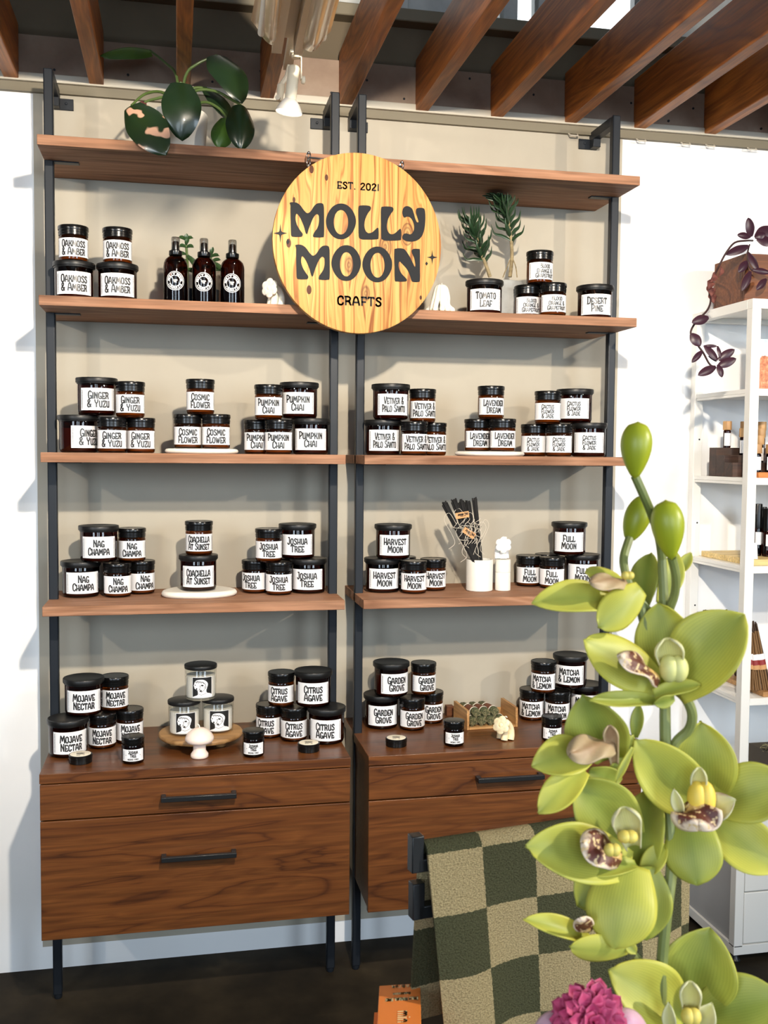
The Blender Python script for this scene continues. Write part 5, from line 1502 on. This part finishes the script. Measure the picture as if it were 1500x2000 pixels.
for s in (-.06, .07):
    obj('lamp_tube', MB().tube([FP(.06, s, .012), FP(FL-.1, s, .012)], .008, 12), M_TUBE, fx)
hg = MB()
for a in (.25, .75):
    q = FP(a, 0, .04); hg.tube([q, (q.x, q.y, 2.46)], .003, 6)
obj('hanger_rod', hg, M_ENAMEL, fx)

tl = thing('track_light', 'cream track lamp with lit reflector bulb hanging in front of the beige wall', 'lamp', (0, 0, 0))
D0 = 2.30
def TP(u, v, d=D0): return at(u, v, d=d)
R_a, R_b = TP(562, 130, 2.42), TP(592, -40, 1.95)
dr = (R_b-R_a); sx2 = dr.normalized().cross(Vector((0,0,1))).normalized()
obj('track', MB().obox((R_a+R_b)/2, dr/2, sx2*.011, dr.normalized().cross(sx2)*.009), M_ENAMEL, tl, bevel=.001)
M_LAMPBODY = plain('cream_lamp_enamel', rgb(222, 212, 190), rough=.4)
bp = MB(); c_ = TP(576, 97); bp.box(c_.x-.012, c_.y-.012, c_.z-.011, c_.x+.012, c_.y+.012, c_.z+.011)
bp.tube([TP(577, 106), TP(577, 114)], .009, 12)
obj('track_adapter', bp, M_LAMPBODY, tl, bevel=.001)
yk = MB()
a0, a1, a2 = TP(577, 112), TP(588, 113), TP(588, 156)
for p0, p1 in ((a0, a1), (a1, a2)):
    d_ = (p1-p0); n_ = Vector((0,1,0)); s_ = d_.normalized().cross(n_)
    yk.obox((p0+p1)/2, d_/2, n_*.007, s_*.0012)
obj('yoke', yk, M_LAMPBODY, tl)
kn = MB().lathe([(0,0),(.0075,0),(.009,.002),(.009,.007),(.006,.009),(0,.009)], 14, a2 + Vector((.001,0,0)), (1,0,0))
obj('knob', kn, M_LAMPBODY, tl)
top_, bot = TP(575, 128), TP(568, 192)
axl = (bot-top_).normalized(); axl = (axl + Vector((0, .10, 0))).normalized()
ln_ = (bot-top_).length
obj('lamp_body', MB().lathe([(0,.0),(.010,.001),(.0135,.005),(.0135,ln_),(.0125,ln_+.002),(0,ln_+.002)], 28, top_, axl), M_LAMPBODY, tl, angle=50)
bc = top_ + axl*(ln_*.985)
sh = obj('reflector_shade', MB().lathe([(.0115,0),(.0155,.003),(.0240,.014),(.0300,.026),(.0318,.031),(.0308,.0312),(.0288,.0262),(.0228,.0145),(.0140,.004),(.0115,0)], 32, bc, axl), M_CHROME if False else plain('lamp_glass_back', (.62,.60,.56,1), rough=.25), tl, angle=60)
m, nt, b = mat_new('lit_lens'); setin(b, col=(1,1,1,1), emit=(1,.90,.72,1), estr=6.0); M_LENS = m
obj('lens', MB().lathe([(0,.0318),(.018,.0312),(.0300,.0285)], 28, bc, axl), M_LENS, tl)
lp = bc + axl*.040
l_ = light('track_light_bulb', 'SPOT', lp, lp + axl, 9, WARM, spot_size=radians(95), spot_blend=.6, shadow_soft_size=.02)
# the other head seen behind it
t2 = thing('track_light', 'second cream track lamp head hanging just behind the lit one', 'lamp', (0, 0, 0))
q0, q1 = TP(550, 165, 2.36), TP(546, 198, 2.36)
obj('lamp_body', MB().lathe([(0,0),(.009,.001),(.010,.003),(.0065,.040),(0,.041)], 20, q0, (q1-q0)), M_LAMPBODY, t2)
obj('track_adapter', MB().tube([TP(566, 128, 2.36), TP(560, 150, 2.36), q0], .006, 8), M_LAMPBODY, t2)
obj('knob', MB().lathe([(0,0),(.006,0),(.006,.006),(0,.006)], 12, TP(543, 192, 2.34), (-.3,-1,0)), M_LAMPBODY, t2)
# ------------------------------------------------------------------ display table in the foreground
TZ = 0.850
def ground(d): return Vector((CAM.x, CAM.y, 0)) + Vector((FWD.x, FWD.y, 0)).normalized()*d
fdir = Vector((FWD.x, FWD.y, 0)).normalized(); rdir = Vector((RGT.x, RGT.y, 0)).normalized()
tb = thing('display_table', 'dark wooden display table under the orchid, towel stand and orange boxes', 'table', (0, 0, 0))
def TBp(d, s, z): return ground(d) + rdir*s + Vector((0, 0, z))
obj('table_top', MB().obox(TBp(.70, .12, TZ-.016), fdir*.335, rdir*.62, Vector((0,0,.016))), M_TABLE, tb, bevel=.003)
for d in (.42, .98):
    for s in (-.43, .67):
        obj('leg', MB().obox(TBp(d, s, (TZ-.032)/2), fdir*.022, rdir*.022, Vector((0,0,(TZ-.032)/2))), M_TABLE, tb, bevel=.002)

# ------------------------------------------------------------------ towel on its black stand
m, nt, b = mat_new('checked_terry'); M_TERRY = m
uv = nd(nt, 'ShaderNodeUVMap')
chk = nd(nt, 'ShaderNodeTexChecker'); chk.inputs['Scale'].default_value = 1.0
mp = nd(nt, 'ShaderNodeMapping'); mp.inputs['Scale'].default_value = (1, 1, 1); mp.inputs['Location'].default_value = (0, 0, .5)
nzv = nd(nt, 'ShaderNodeTexNoise'); nzv.inputs['Scale'].default_value = 22; nt.links.new(uv.outputs[0], nzv.inputs['Vector'])
off = nd(nt, 'ShaderNodeVectorMath', operation='MULTIPLY_ADD'); off.inputs[1].default_value = (.05, .05, 0)
nt.links.new(nzv.outputs['Color'], off.inputs[0]); nt.links.new(uv.outputs[0], off.inputs[2])
nt.links.new(off.outputs[0], mp.inputs[0]); nt.links.new(mp.outputs[0], chk.inputs['Vector'])
cu_ = nd(nt, 'ShaderNodeMapping'); cu_.inputs['Scale'].default_value = (9, 12, 1); nt.links.new(uv.outputs[0], cu_.inputs[0])
tn_ = noise(nt, cu_.outputs[0], 3.2, 3, .7)
chk.inputs['Color1'].default_value = (.66, .52, .28, 1); chk.inputs['Color2'].default_value = (.125, .125, .066, 1)
lp_ = ramp(nt, tn_, [(.34, (.40,.37,.32,1)), (.60, (1.0,1.0,1.0,1))])
nt.links.new(mixc(nt, .8, chk.outputs['Color'], lp_, 'MULTIPLY'), b.inputs['Base Color']); setin(b, rough=.95, spec=.1)
bump(nt, b, tn_, 1.0, .006)
TL = at(836, 1674, d=.985); TR = at(1350, 1594, z=TL.z)
tdir = (TR-TL); TW = tdir.length; tdir.normalize(); tn2 = Vector((tdir.y, -tdir.x, 0))   # towards the camera
if tn2.dot(FWD) > 0: tn2 = -tn2
CHK = .0615
rk = thing('towel_stand', 'black steel towel stand with two bars under the checked towel', 'stand', (0, 0, 0))
up_ = Vector((0, 0, 1))
def bar(z, back, e0, e1):
    mb = MB(); c0_ = TL - tn2*back + up_*z
    a_, b2 = c0_ + tdir*e0, c0_ + tdir*(TW+e1)
    mb.obox((a_+b2)/2, (b2-a_)/2, tn2*.0065, up_*.0065)
    for e_ in (a_, b2):
        mb.obox(e_ + up_*.012, tdir*.0065, tn2*.0065, up_*.0185)
    return mb
obj('top_bar', bar(-.011, .012, -.008, .014), M_HANDLE, rk, bevel=.001)
obj('lower_bar', bar(-.062, .018, -.004, .014), M_HANDLE, rk, bevel=.001)
cc = TL + tdir*TW*.5 - tn2*.022
pm = MB(); pm.obox(Vector((cc.x, cc.y, (TZ+.004+TL.z-.011)/2)), tdir*.008, tn2*.006, up_*((TL.z-.011-TZ-.004)/2))
obj('post', pm, M_HANDLE, rk)
pm = MB(); pm.obox(Vector((cc.x, cc.y, TZ+.003)), tdir*.10, tn2*.05, up_*.003)
obj('base', pm, M_HANDLE, rk, bevel=.001)
LF, LB = .205, .185            # how far the front and the back hang down
Rr = .0125
def tow(s, t):
    """s along the width, t along the length: from the front hem over the bar to the back hem."""
    tot = LF + pi*Rr + LB; q = t*tot
    c0_ = TL - tn2*.012 + tdir*(TW*s)
    if q < LF:
        k = (LF-q)/LF
        wave = .010*k*sin(s*9+1.0) + .006*k*sin(s*17)
        return c0_ + tn2*(Rr + .012*k + wave) - up_*(LF-q) + tdir*(.018*k*(.5-s)*0 + .012*k*(1-s)*1.2)
    if q < LF + pi*Rr:
        a = (q-LF)/Rr
        return c0_ + tn2*(Rr*cos(a)) + up_*(Rr*sin(a))
    k = (q-LF-pi*Rr)/LB
    return c0_ - tn2*(Rr + .010*k + .004*k*sin(s*7)) - up_*(q-LF-pi*Rr) - tdir*.004*k
tb_ = MB(); tb_.grid(tow, 40, 60, .0035)
tot = LF + pi*Rr + LB
ph0 = (LF + .3*Rr)/CHK
for k in list(tb_.uv):
    s, t = tb_.uv[k]
    tb_.uv[k] = (s*TW/CHK + 100, t*tot/CHK - ph0 + 100 + 0.0)
tw_ = obj('hand_towel', tb_, M_TERRY, angle=80)
tag(tw_, 'green and tan checked terry hand towel draped over the black stand', 'towel')

# ------------------------------------------------------------------ orange cartons
M_ORANGE = plain('orange_carton', rgb(250, 140, 62), rough=.45)
M_PALEINK = plain('pale_yellow_print', rgb(255, 232, 170), rough=.5)
bz = at(780, 1922, d=1.03).z
A_, B_ = at(741, 1925, z=bz), at(821, 1920, z=bz)
ex = (B_-A_); bw = ex.length; ex.normalize(); ey = Vector((ex.y, -ex.x, 0)); 
if ey.dot(FWD) > 0: ey = -ey
ey = (ey + ex*-.16).normalized()
BH, BL = .040, .125
def carton(label, A0, ztop, zbot, name='carton'):
    r = thing(name, label, 'box', (0, 0, 0), 0, 'orange cartons on the display table')
    c0_ = Vector((A0.x, A0.y, zbot)); mb = MB()
    P = [c0_, c0_+ex*bw, c0_+ex*bw+ey*BL, c0_+ey*BL]
    mb.add([*P, *[p + up_*(ztop-zbot) for p in P]], [(0,1,2,3),(7,6,5,4),(4,5,1,0),(5,6,2,1),(6,7,3,2),(7,4,0,3)])
    bx_ = obj('carton_body', mb, M_ORANGE, r, smooth=False, bevel=.0006)
    tx = MB(); O = c0_ + up_*(ztop-zbot+.0005)
    up3 = lambda a, b_: lambda u, v: O + ex*(a-u) + ey*(b_+v)          # reads upside down from the aisle
    E = lambda v: (at(770, v, z=ztop) - A0).dot(ey)
    for v, h, w_, t_ in ((1930.5, 5.0, .50, '1.7 FL OZ / 50 ML'), (1945, 4.0, .50, 'SUNSCREEN'), (1956, 6.0, .76, 'DAILY MINERAL FACE')):
        lines(tx, [t_], 0, 0, bw*w_, abs(E(v+h/2)-E(v-h/2)), up3(bw*.55, E(v)), .12, small=.85)
    # sideways lower-case word, cut by the frame: m, i, n
    e0 = E(1980)
    sw = lambda u, v: O + ex*(bw*.47 + v) + ey*(e0 + u)
    st = [[Vector((0,0,0)), Vector((0,.62,0))]] + [smoothline([(x0,.45,0),(x0+.12,.62,0),(x0+.24,.60,0),(x0+.28,.42,0),(x0+.28,0,0)], 3) for x0 in (0, .28)] + [[Vector((.80,0,0)), Vector((.80,.60,0))], [Vector((.80,.82,0)), Vector((.80,.86,0))], [Vector((1.04,0,0)), Vector((1.04,.62,0))], smoothline([(1.04,.45,0),(1.16,.62,0),(1.30,.60,0),(1.34,.42,0),(1.34,0,0)], 3)]
    ink(tx, st, .0009, 0, 0, .0135, sw)
    obj('lettering', tx, M_PALEINK, bx_, smooth=False)
    return r
carton('orange carton lying on the table beside the checked towel', A_, bz, bz-BH)
for h in ():
    pass
A2 = at(731, 1978, z=bz-.012); A2 = A2 + ey*.0
b2 = thing('carton', 'second orange carton half hidden at the left of the other one', 'box', (0, 0, 0), 0, 'orange cartons on the display table')
mb = MB(); c0_ = Vector((A2.x, A2.y, TZ+.0003)); hh2 = bz-.012-TZ
P = [c0_, c0_+ex*.010, c0_+ex*.010+ey*.09, c0_+ey*.09]
mb.add([*P, *[p + up_*hh2 for p in P]], [(0,1,2,3),(7,6,5,4),(4,5,1,0),(5,6,2,1),(6,7,3,2),(7,4,0,3)])
obj('carton_body', mb, M_ORANGE, b2, smooth=False)
if bz-BH > TZ+.002:
    rs = MB(); c0_ = Vector((A_.x, A_.y, TZ+.0002)); P = [c0_, c0_+ex*bw, c0_+ex*bw+ey*BL, c0_+ey*BL]
    rs.add([*P, *[p + up_*(bz-BH-TZ-.0006) for p in P]], [(0,1,2,3),(7,6,5,4),(4,5,1,0),(5,6,2,1),(6,7,3,2),(7,4,0,3)])
    rb_ = obj('carton', rs, M_ORANGE, smooth=False); tag(rb_, 'lowest orange carton, under the one with printing', 'box', 'orange cartons on the display table')

# ------------------------------------------------------------------ the cymbidium spray
vsb = at(1300, 2300, d=.60)
oc = thing('orchid_spray', 'tall green cymbidium orchid spray with buds in the right foreground', 'flower', (0, 0, 0))
def O3(u, v, d=.62): return at(u, v, d=d)
vz = MB().lathe([(0,0),(.040,0),(.044,.004),(.050,.06),(.044,.12),(.026,.15),(.022,.17),(.025,.176),(.022,.176),(.019,.168),(.022,.15),(.038,.12),(.044,.06),(.040,.008),(0,.008)], 40)
vp = at(1292, 2050, d=.62); VX, VY = vp.x, vp.y
va = obj('flower_vase', vz, M_POTWHITE); va.location = (VX, VY, TZ+.0003)
tag(va, 'cream vase on the display table holding the orchid and pink flower, below the frame', 'vase')
stem_pts = [O3(1292,1075,.63), O3(1297,1180,.63), O3(1299,1300,.635), O3(1299,1420,.635), O3(1303,1560,.635), O3(1312,1680,.63), O3(1302,1780,.625), O3(1293,1880,.625), O3(1290,1990,.625), Vector((VX, VY+.004, TZ+.19)), Vector((VX+.004, VY+.008, TZ+.02))]
sp2 = smoothline(stem_pts, 6)
main = obj('stem', MB().tube(sp2, [.0028 + .0008*min(1, k/20) for k in range(len(sp2))], 10), M_STEM, oc)
def pedicel(path, r0=.0028, r1=.0028, name='flower_stalk'):
    pts = smoothline([O3(*p) for p in path], 5); n = len(pts)
    return obj(name, MB().tube(pts, [r0+(r1-r0)*k/(n-1) for k in range(n)], 9), M_STEM, oc)
def px(w, d=.62): return w*d/FPX
VIEW = lambda p: (CAM-p).normalized()
BUDP = [.34*sin(pi*min(1, k/16)**1.0)**.5*(.45+.55*(k/16)**.8) if 0 < k < 16 else 0 for k in range(17)]
BUDQ = [.30*sin(pi*k/16)**.5*(.75+.25*k/16) if 0 < k < 16 else 0 for k in range(17)]
def bud(prof, tip_uv, big_uv, d, name='bud'):
    a_, b2 = O3(*tip_uv, d), O3(*big_uv, d); ax_ = (b2-a_); L = ax_.length; ax_.normalize()
    X = ax_.orthogonal().normalized(); Y = ax_.cross(X)
    def fn(s, t):
        i = s*(len(prof)-1); k = min(int(i), len(prof)-2); f = i-k; f = f*f*(3-2*f) if False else f
        # smooth profile
        r_ = [Vector((0, q, 0)) for q in prof]
        p0 = prof[max(k-1,0)]; p1 = prof[k]; p2 = prof[k+1]; p3 = prof[min(k+2, len(prof)-1)]
        rr_ = .5*(2*p1+(p2-p0)*f+(2*p0-5*p1+4*p2-p3)*f*f+(3*p1-p0-3*p2+p3)*f**3)
        rr_ = max(rr_, 0)*L*(1 + .035*cos(3*2*pi*t))
        return a_ + ax_*(L*s) + (X*cos(2*pi*t) + Y*sin(2*pi*t))*rr_
    return obj(name, MB().grid(fn, 48, 24), M_BUD, oc, angle=180)
bud(BUDP, (1240,936), (1246,823), .60)
bud(BUDP, (1312,1094), (1300,976), .60)
bud(BUDQ, (1227,1058), (1262,968), .645)
pedicel([(1240,930,.602),(1256,965,.605),(1272,1003,.612),(1287,1050,.622),(1293,1090,.628)])
pedicel([(1312,1090,.603),(1320,1125,.610),(1318,1160,.620),(1304,1200,.630),(1299,1230,.633)])
pedicel([(1229,1052,.642),(1219,1085,.635),(1220,1110,.630),(1232,1150,.628),(1262,1188,.630),(1296,1225,.633)])
pedicel([(1245,1160,.625),(1258,1215,.625),(1266,1262,.628),(1296,1310,.634)], .0032, .003)
pedicel([(1318,1345,.622),(1340,1365,.622),(1352,1395,.625),(1345,1425,.630),(1320,1450,.634),(1303,1490,.635)], .0034, .0030)
pedicel([(1232,1462,.640),(1262,1500,.640),(1300,1560,.636)], .0032, .003)
pedicel([(1372,1600,.645),(1340,1640,.640),(1310,1680,.632)], .0032, .003)
pedicel([(1262,1690,.632),(1282,1730,.630),(1306,1762,.627)], .0032, .003)
pedicel([(1236,1866,.628),(1262,1890,.628),(1292,1900,.626)], .0034, .003)
pedicel([(1345,1985,.635),(1325,2040,.630),(1296,2080,.626)], .0032, .003)
PCOUNT = [0]
M_CALLUSGOLD = plain('golden_callus', (0.84, 0.58, 0.08, 1), rough=.5)
M_CALLUSPALE = plain('pale_callus', (0.70, 0.66, 0.24, 1), rough=.5)
def pet(fl, B, T, w, mat=None, d=.62, dT=None, n=None, cup=.15, bow=.08, tip=.52, base=.45, curl=0.0, wav=.028, name='petal'):
    """B, T base and tip in the photograph, w the width there."""
    b_ = O3(*B, d); t_ = O3(*T, dT if dT is not None else d); L = (t_-b_).length
    nn_ = VIEW(b_) if n is None else (VIEW(b_) + RGT*n[0] + UPV*n[1]).normalized()
    PCOUNT[0] += 1
    mb = petal(MB(), b_, t_, px(w*1.10, d), nn_, bow*L, cup*px(w, d), tip, base, wav, 20, 14, .0007, curl*L, PCOUNT[0]*1.3)
    return obj(name, mb, mat or M_PETAL, fl, angle=180)
def column(fl, B, T, w, d, mat=None, name='column'):
    b_ = O3(*B, d); t_ = O3(*T, d-.012); ax_ = (t_-b_); L = ax_.length; ax_.normalize()
    nn_ = VIEW(b_); nn_ = (nn_-ax_*nn_.dot(ax_)).normalized(); S = ax_.cross(nn_); W = px(w, d)/2
    def fn(s, t):
        a = pi*(t-.5)*1.25; r_ = W*(.45+.55*s)*(1 if s < .72 else max(.05, 1-((s-.72)/.28)**2)**.5)
        return b_ + ax_*(L*s) + S*(r_*sin(a)) - nn_*(r_*.75*cos(a)) + nn_*r_*.5
    return obj(name, MB().grid(fn, 16, 14, .0009), mat or M_HOOD, fl, angle=180)
def lip(fl, B, T, w, d, mat=None, n=None, wav=.10):
    b_ = O3(*B, d); t_ = O3(*T, d-.016); L = (t_-b_).length
    nn_ = VIEW(b_) if n is None else (VIEW(b_) + RGT*n[0] + UPV*n[1]).normalized()
    mb = petal(MB(), b_, t_, px(w, d), nn_, .10*L, -.16*px(w, d), .62, .5, wav, 26, 18, .0009, -.12*L, 1.0)
    return obj('lip', mb, mat or M_LIP, fl, angle=180)
def callus(fl, c, rw, rh, d, mat=None):
    p = O3(*c, d); R = Matrix((RGT, -FWD, UPV)).transposed()
    mb = MB()
    for s in (-.25, .25): mb.ball(p + RGT*px(rw)*s, px(rw)*.55, px(rw)*.6, px(rh), 16, 10, R)
    return obj('callus', mb, mat or M_YOLK, fl, angle=180)
def flower(label_, where=None):
    o = bpy.data.objects.new('blossom', None); COL.objects.link(o); o.parent = oc
    o['label'] = label_
    return o
# 1 upper left, turned away to the left
f = flower('upper left blossom facing left')
pet(f, (1205,1180), (1040,1178), 66, M_PETAL, .615, .595, (-.2,.5), bow=.10, tip=.55)
pet(f, (1232,1150), (1143,1118), 50, M_PETAL, .625, .610, (-.3,.9), cup=-.10, tip=.62, base=.6)
pet(f, (1252,1150), (1168,1226), 66, M_PETAL, .605, .592, (.2,-.1), cup=-.16, tip=.55)
pet(f, (1258,1185), (1272,1080), 56, M_PETALG, .636, .645, (-.6,0), tip=.5)
pet(f, (1290,1180), (1320,1078), 46, M_PETAL, .65, .66, (.4,0), tip=.5)
pet(f, (1325,1120), (1350,1080), 22, M_PETAL, .66, .66)
lip(f, (1222,1138), (1150,1146), 42, .606, M_LIPTAN, (-.1,.6))
callus(f, (1226,1124), 16, 8, .602)
# 2 the large one
f = flower('large blossom in the middle facing front')
pet(f, (1292,1340), (1140,1250), 88, M_PETAL, .612, .592, (.1,.35), bow=.02, tip=.5, base=.5, cup=-.08)
pet(f, (1318,1340), (1286,1176), 104, M_PETAL, .628, .622, (-.15,0), tip=.55, base=.55, bow=.06, cup=.14)
pet(f, (1330,1335), (1366,1240), 70, M_PETALG, .634, .632, (-.4,0), tip=.5, base=.6)
pet(f, (1318,1352), (1452,1200), 128, M_PETAL, .618, .600, (-.25,.25), tip=.55, base=.45, bow=.10, cup=.12)
pet(f, (1300,1368), (1152,1368), 34, M_PETALG, .606, .585, (0,.6), cup=.25, bow=-.02, tip=.6, base=.5, wav=.05)
pet(f, (1278,1360), (1368,1338), 34, M_PETAL, .600, .600, (0,.8), cup=.2, tip=.5, base=.7)
pet(f, (1316,1362), (1276,1374), 26, M_PETALG, .596, .594, (0,-.5), tip=.5)
column(f, (1318,1332), (1302,1246), 66, .606)
callus(f, (1316,1306), 34, 26, .596, M_CALLUSPALE)
lip(f, (1286,1326), (1202,1288), 54, .596, None, (.1,.8), .14)
# 3 middle left
f = flower('middle left blossom facing left with tan lip')
pet(f, (1196,1480), (1138,1358), 112, M_PETALG, .628, .620, (-.3,0), tip=.5, base=.5, bow=.08)
pet(f, (1152,1470), (1040,1496), 76, M_PETAL, .616, .600, (-.2,.2), tip=.5)
pet(f, (1140,1505), (1052,1588), 58, M_PETAL, .612, .596, (-.1,.1), tip=.55)
pet(f, (1196,1500), (1238,1436), 26, M_PETALG, .626, .63, (.2,0))
pet(f, (1150,1506), (1215,1522), 40, M_PETALG, .622, .625, (0,-.3))
pet(f, (1236,1460), (1202,1528), 14, M_PETAL, .612, .610, tip=.6)
lip(f, (1196,1452), (1110,1480), 62, .606, M_LIPTAN, (-.3,.4), .14)
column(f, (1200,1490), (1190,1416), 36, .612, M_LIPTAN)
pet(f, (1240,1440), (1248,1376), 24, M_PETALG, .640, .642, name='bract')
# 4 right, facing the room
f = flower('right blossom facing front, cut by the frame edge')
pet(f, (1368,1580), (1240,1446), 104, M_PETAL, .640, .625, (-.15,.1), tip=.5, base=.45, bow=.06)
pet(f, (1380,1560), (1368,1408), 112, M_PETAL, .650, .642, (0,.1), tip=.5, base=.5)
pet(f, (1395,1570), (1545,1530), 104, M_PETAL, .644, .626, (.2,.2), tip=.5, base=.45)
pet(f, (1385,1598), (1520,1700), 92, M_PETAL, .640, .618, (.2,0), tip=.55, base=.45)
pet(f, (1345,1592), (1362,1728), 98, M_PETALG, .632, .616, (-.05,-.25), tip=.6, base=.6, bow=.10, cup=-.12)
column(f, (1362,1590), (1366,1498), 38, .622)
callus(f, (1370,1560), 34, 34, .612, M_CALLUSGOLD)
pet(f, (1376,1592), (1436,1562), 50, M_HOOD, .622, .606, (.1,.2), cup=.3, tip=.6, base=.6, name='lip_lobe')
lip(f, (1356,1568), (1364,1616), 96, .612, None, (0,1.2), .16)
pet(f, (1330,1588), (1316,1540), 22, M_HOOD, .612, .606, (-.2,.2), cup=.3, name='lip_lobe')
# 5 lower left, facing front
f = flower('lower left blossom facing front with spotted lip')
pet(f, (1232,1640), (1124,1522), 112, M_PETALG, .628, .618, (-.1,.1), tip=.5, base=.5, bow=.06)
pet(f, (1232,1690), (1028,1652), 102, M_PETAL, .620, .596, (-.05,.2), tip=.55, base=.45, bow=.06)
pet(f, (1250,1700), (1276,1540), 90, M_PETALG, .640, .640, (-.5,0), tip=.5, base=.5)
pet(f, (1242,1690), (1146,1710), 40, M_PETALG, .616, .600, (0,.6), cup=.2)
pet(f, (1256,1712), (1302,1648), 40, M_PETAL, .630, .630, (-.3,0))
column(f, (1236,1652), (1216,1576), 68, .606)
callus(f, (1226,1634), 24, 12, .592)
lip(f, (1212,1674), (1130,1648), 72, .604, None, (.15,.3), .10)
callus(f, (1196,1660), 20, 12, .584)
# 6 nodding one below
f = flower('nodding blossom below with yellow rimmed petal')
pet(f, (1210,1706), (1128,1770), 84, M_PETALG, .632, .628, (-.4,0), tip=.55, base=.6)
pet(f, (1228,1688), (1200,1852), 120, M_PETAL, .614, .596, (-.05,-.2), tip=.55, base=.6, bow=.14, cup=-.14, curl=-.02)
pet(f, (1262,1692), (1262,1836), 80, M_PETALG, .626, .624, (.4,0), tip=.5, base=.5)
pet(f, (1150,1838), (1022,1796), 40, M_PETAL, .614, .598, (0,.5), cup=.25, tip=.55, base=.5)
pet(f, (1228,1852), (1112,1848), 52, M_PETAL, .606, .596, (0,-.5), cup=-.15, tip=.55)
pet(f, (1222,1840), (1242,1862), 20, M_PETAL, .606, .604)
lip(f, (1150,1818), (1128,1786), 38, .606, None, (-.2,.2), .05)
# 7 bottom right
f = flower('lowest blossom facing front at the bottom edge')
pet(f, (1352,1965), (1386,1814), 132, M_PETALG, .640, .632, (0,.15), tip=.5, base=.5, bow=.06)
pet(f, (1335,1985), (1190,1896), 112, M_PETAL, .632, .616, (-.1,.2), tip=.5, base=.45)
pet(f, (1365,1985), (1530,1952), 108, M_PETALG, .632, .616, (.1,.2), tip=.5, base=.45)
pet(f, (1345,2000), (1300,2110), 90, M_PETALG, .632, .62, (0,-.1))
pet(f, (1360,2000), (1430,2110), 90, M_PETALG, .632, .62, (0,-.1))
column(f, (1350,1995), (1348,1916), 50, .616)
callus(f, (1350,1985), 24, 16, .604)
pet(f, (1368,2000), (1390,1960), 40, M_HOOD, .614, .606, (.2,.2), cup=.3, name='lip_lobe')
pet(f, (1312,2010), (1306,1958), 26, M_HOOD, .612, .606, (-.2,.2), cup=.3, name='lip_lobe')

# ------------------------------------------------------------------ pink flower at the bottom edge
M_PINK = leafmat('pink_frill', (.58,.04,.14,1), (.74,.12,.26,1), (.85,.30,.42,1), .25, .6, scale=60)
M_PINKPALE = leafmat('pale_pink_petal', (.82,.42,.56,1), (.90,.62,.70,1), (.92,.80,.84,1), .25, .5, scale=30)
pk = thing('pink_flower', 'ruffled magenta flower with pale pink outer petals at the bottom edge', 'flower', (0, 0, 0))
c_ = O3(1150, 1992, .565)
fr = MB(); g_ = random.Random(4)
for ring_, (n, L, el) in enumerate(((9, .014, 1.2), (14, .018, .8), (18, .021, .45), (20, .022, .1), (20, .021, -.25))):
    for k in range(n):
        a = 2*pi*(k+.5*(ring_ % 2))/n + g_.uniform(-.1,.1); e = el+g_.uniform(-.15,.15)
        dir_ = (RGT*cos(a)*cos(e) + (-FWD)*sin(a)*cos(e)*.9 + UPV*sin(e)).normalized()
        dir_ = (RGT*cos(a)*cos(e) - FWD*(sin(e)*.75+.1) + UPV*(sin(a)*cos(e)*.9 + sin(e)*.3)).normalized()
        B = c_ + dir_*.004; T = c_ + dir_*L*g_.uniform(.9,1.1)
        n_ = (-FWD+UPV*.3 + RGT*g_.uniform(-.3,.3))
        petal(fr, B, T, .0085, n_, .001, .0012, .85, .25, .10, 8, 8, .0003, .002, g_.uniform(0, 6))
obj('frilled_petals', fr, M_PINK, pk, angle=80)
for (T, w, d2) in (((1268,2010), 46, .566), ((1225,2070), 60, .560), ((1110,2075), 60, .560), ((1040,2030), 56, .566)):
    l = obj('outer_petal', petal(MB(), O3(1178 if T[0] > 1150 else 1130, 1985, .571), O3(*T, d2), px(w, .566), VIEW(c_)+UPV*.4, .008, -.004, .6, .4, .02, 14, 10, .0006, .004), M_PINKPALE, pk, angle=180, label='pale pink outer petal')
obj('stalk', MB().tube(smoothline([c_+Vector((0,.006,-.008)), O3(1180,2120,.585), Vector((VX-.006,VY,TZ+.19)), Vector((VX-.004,VY+.002,TZ+.03))], 6), .0022, 8), M_STEM, pk)
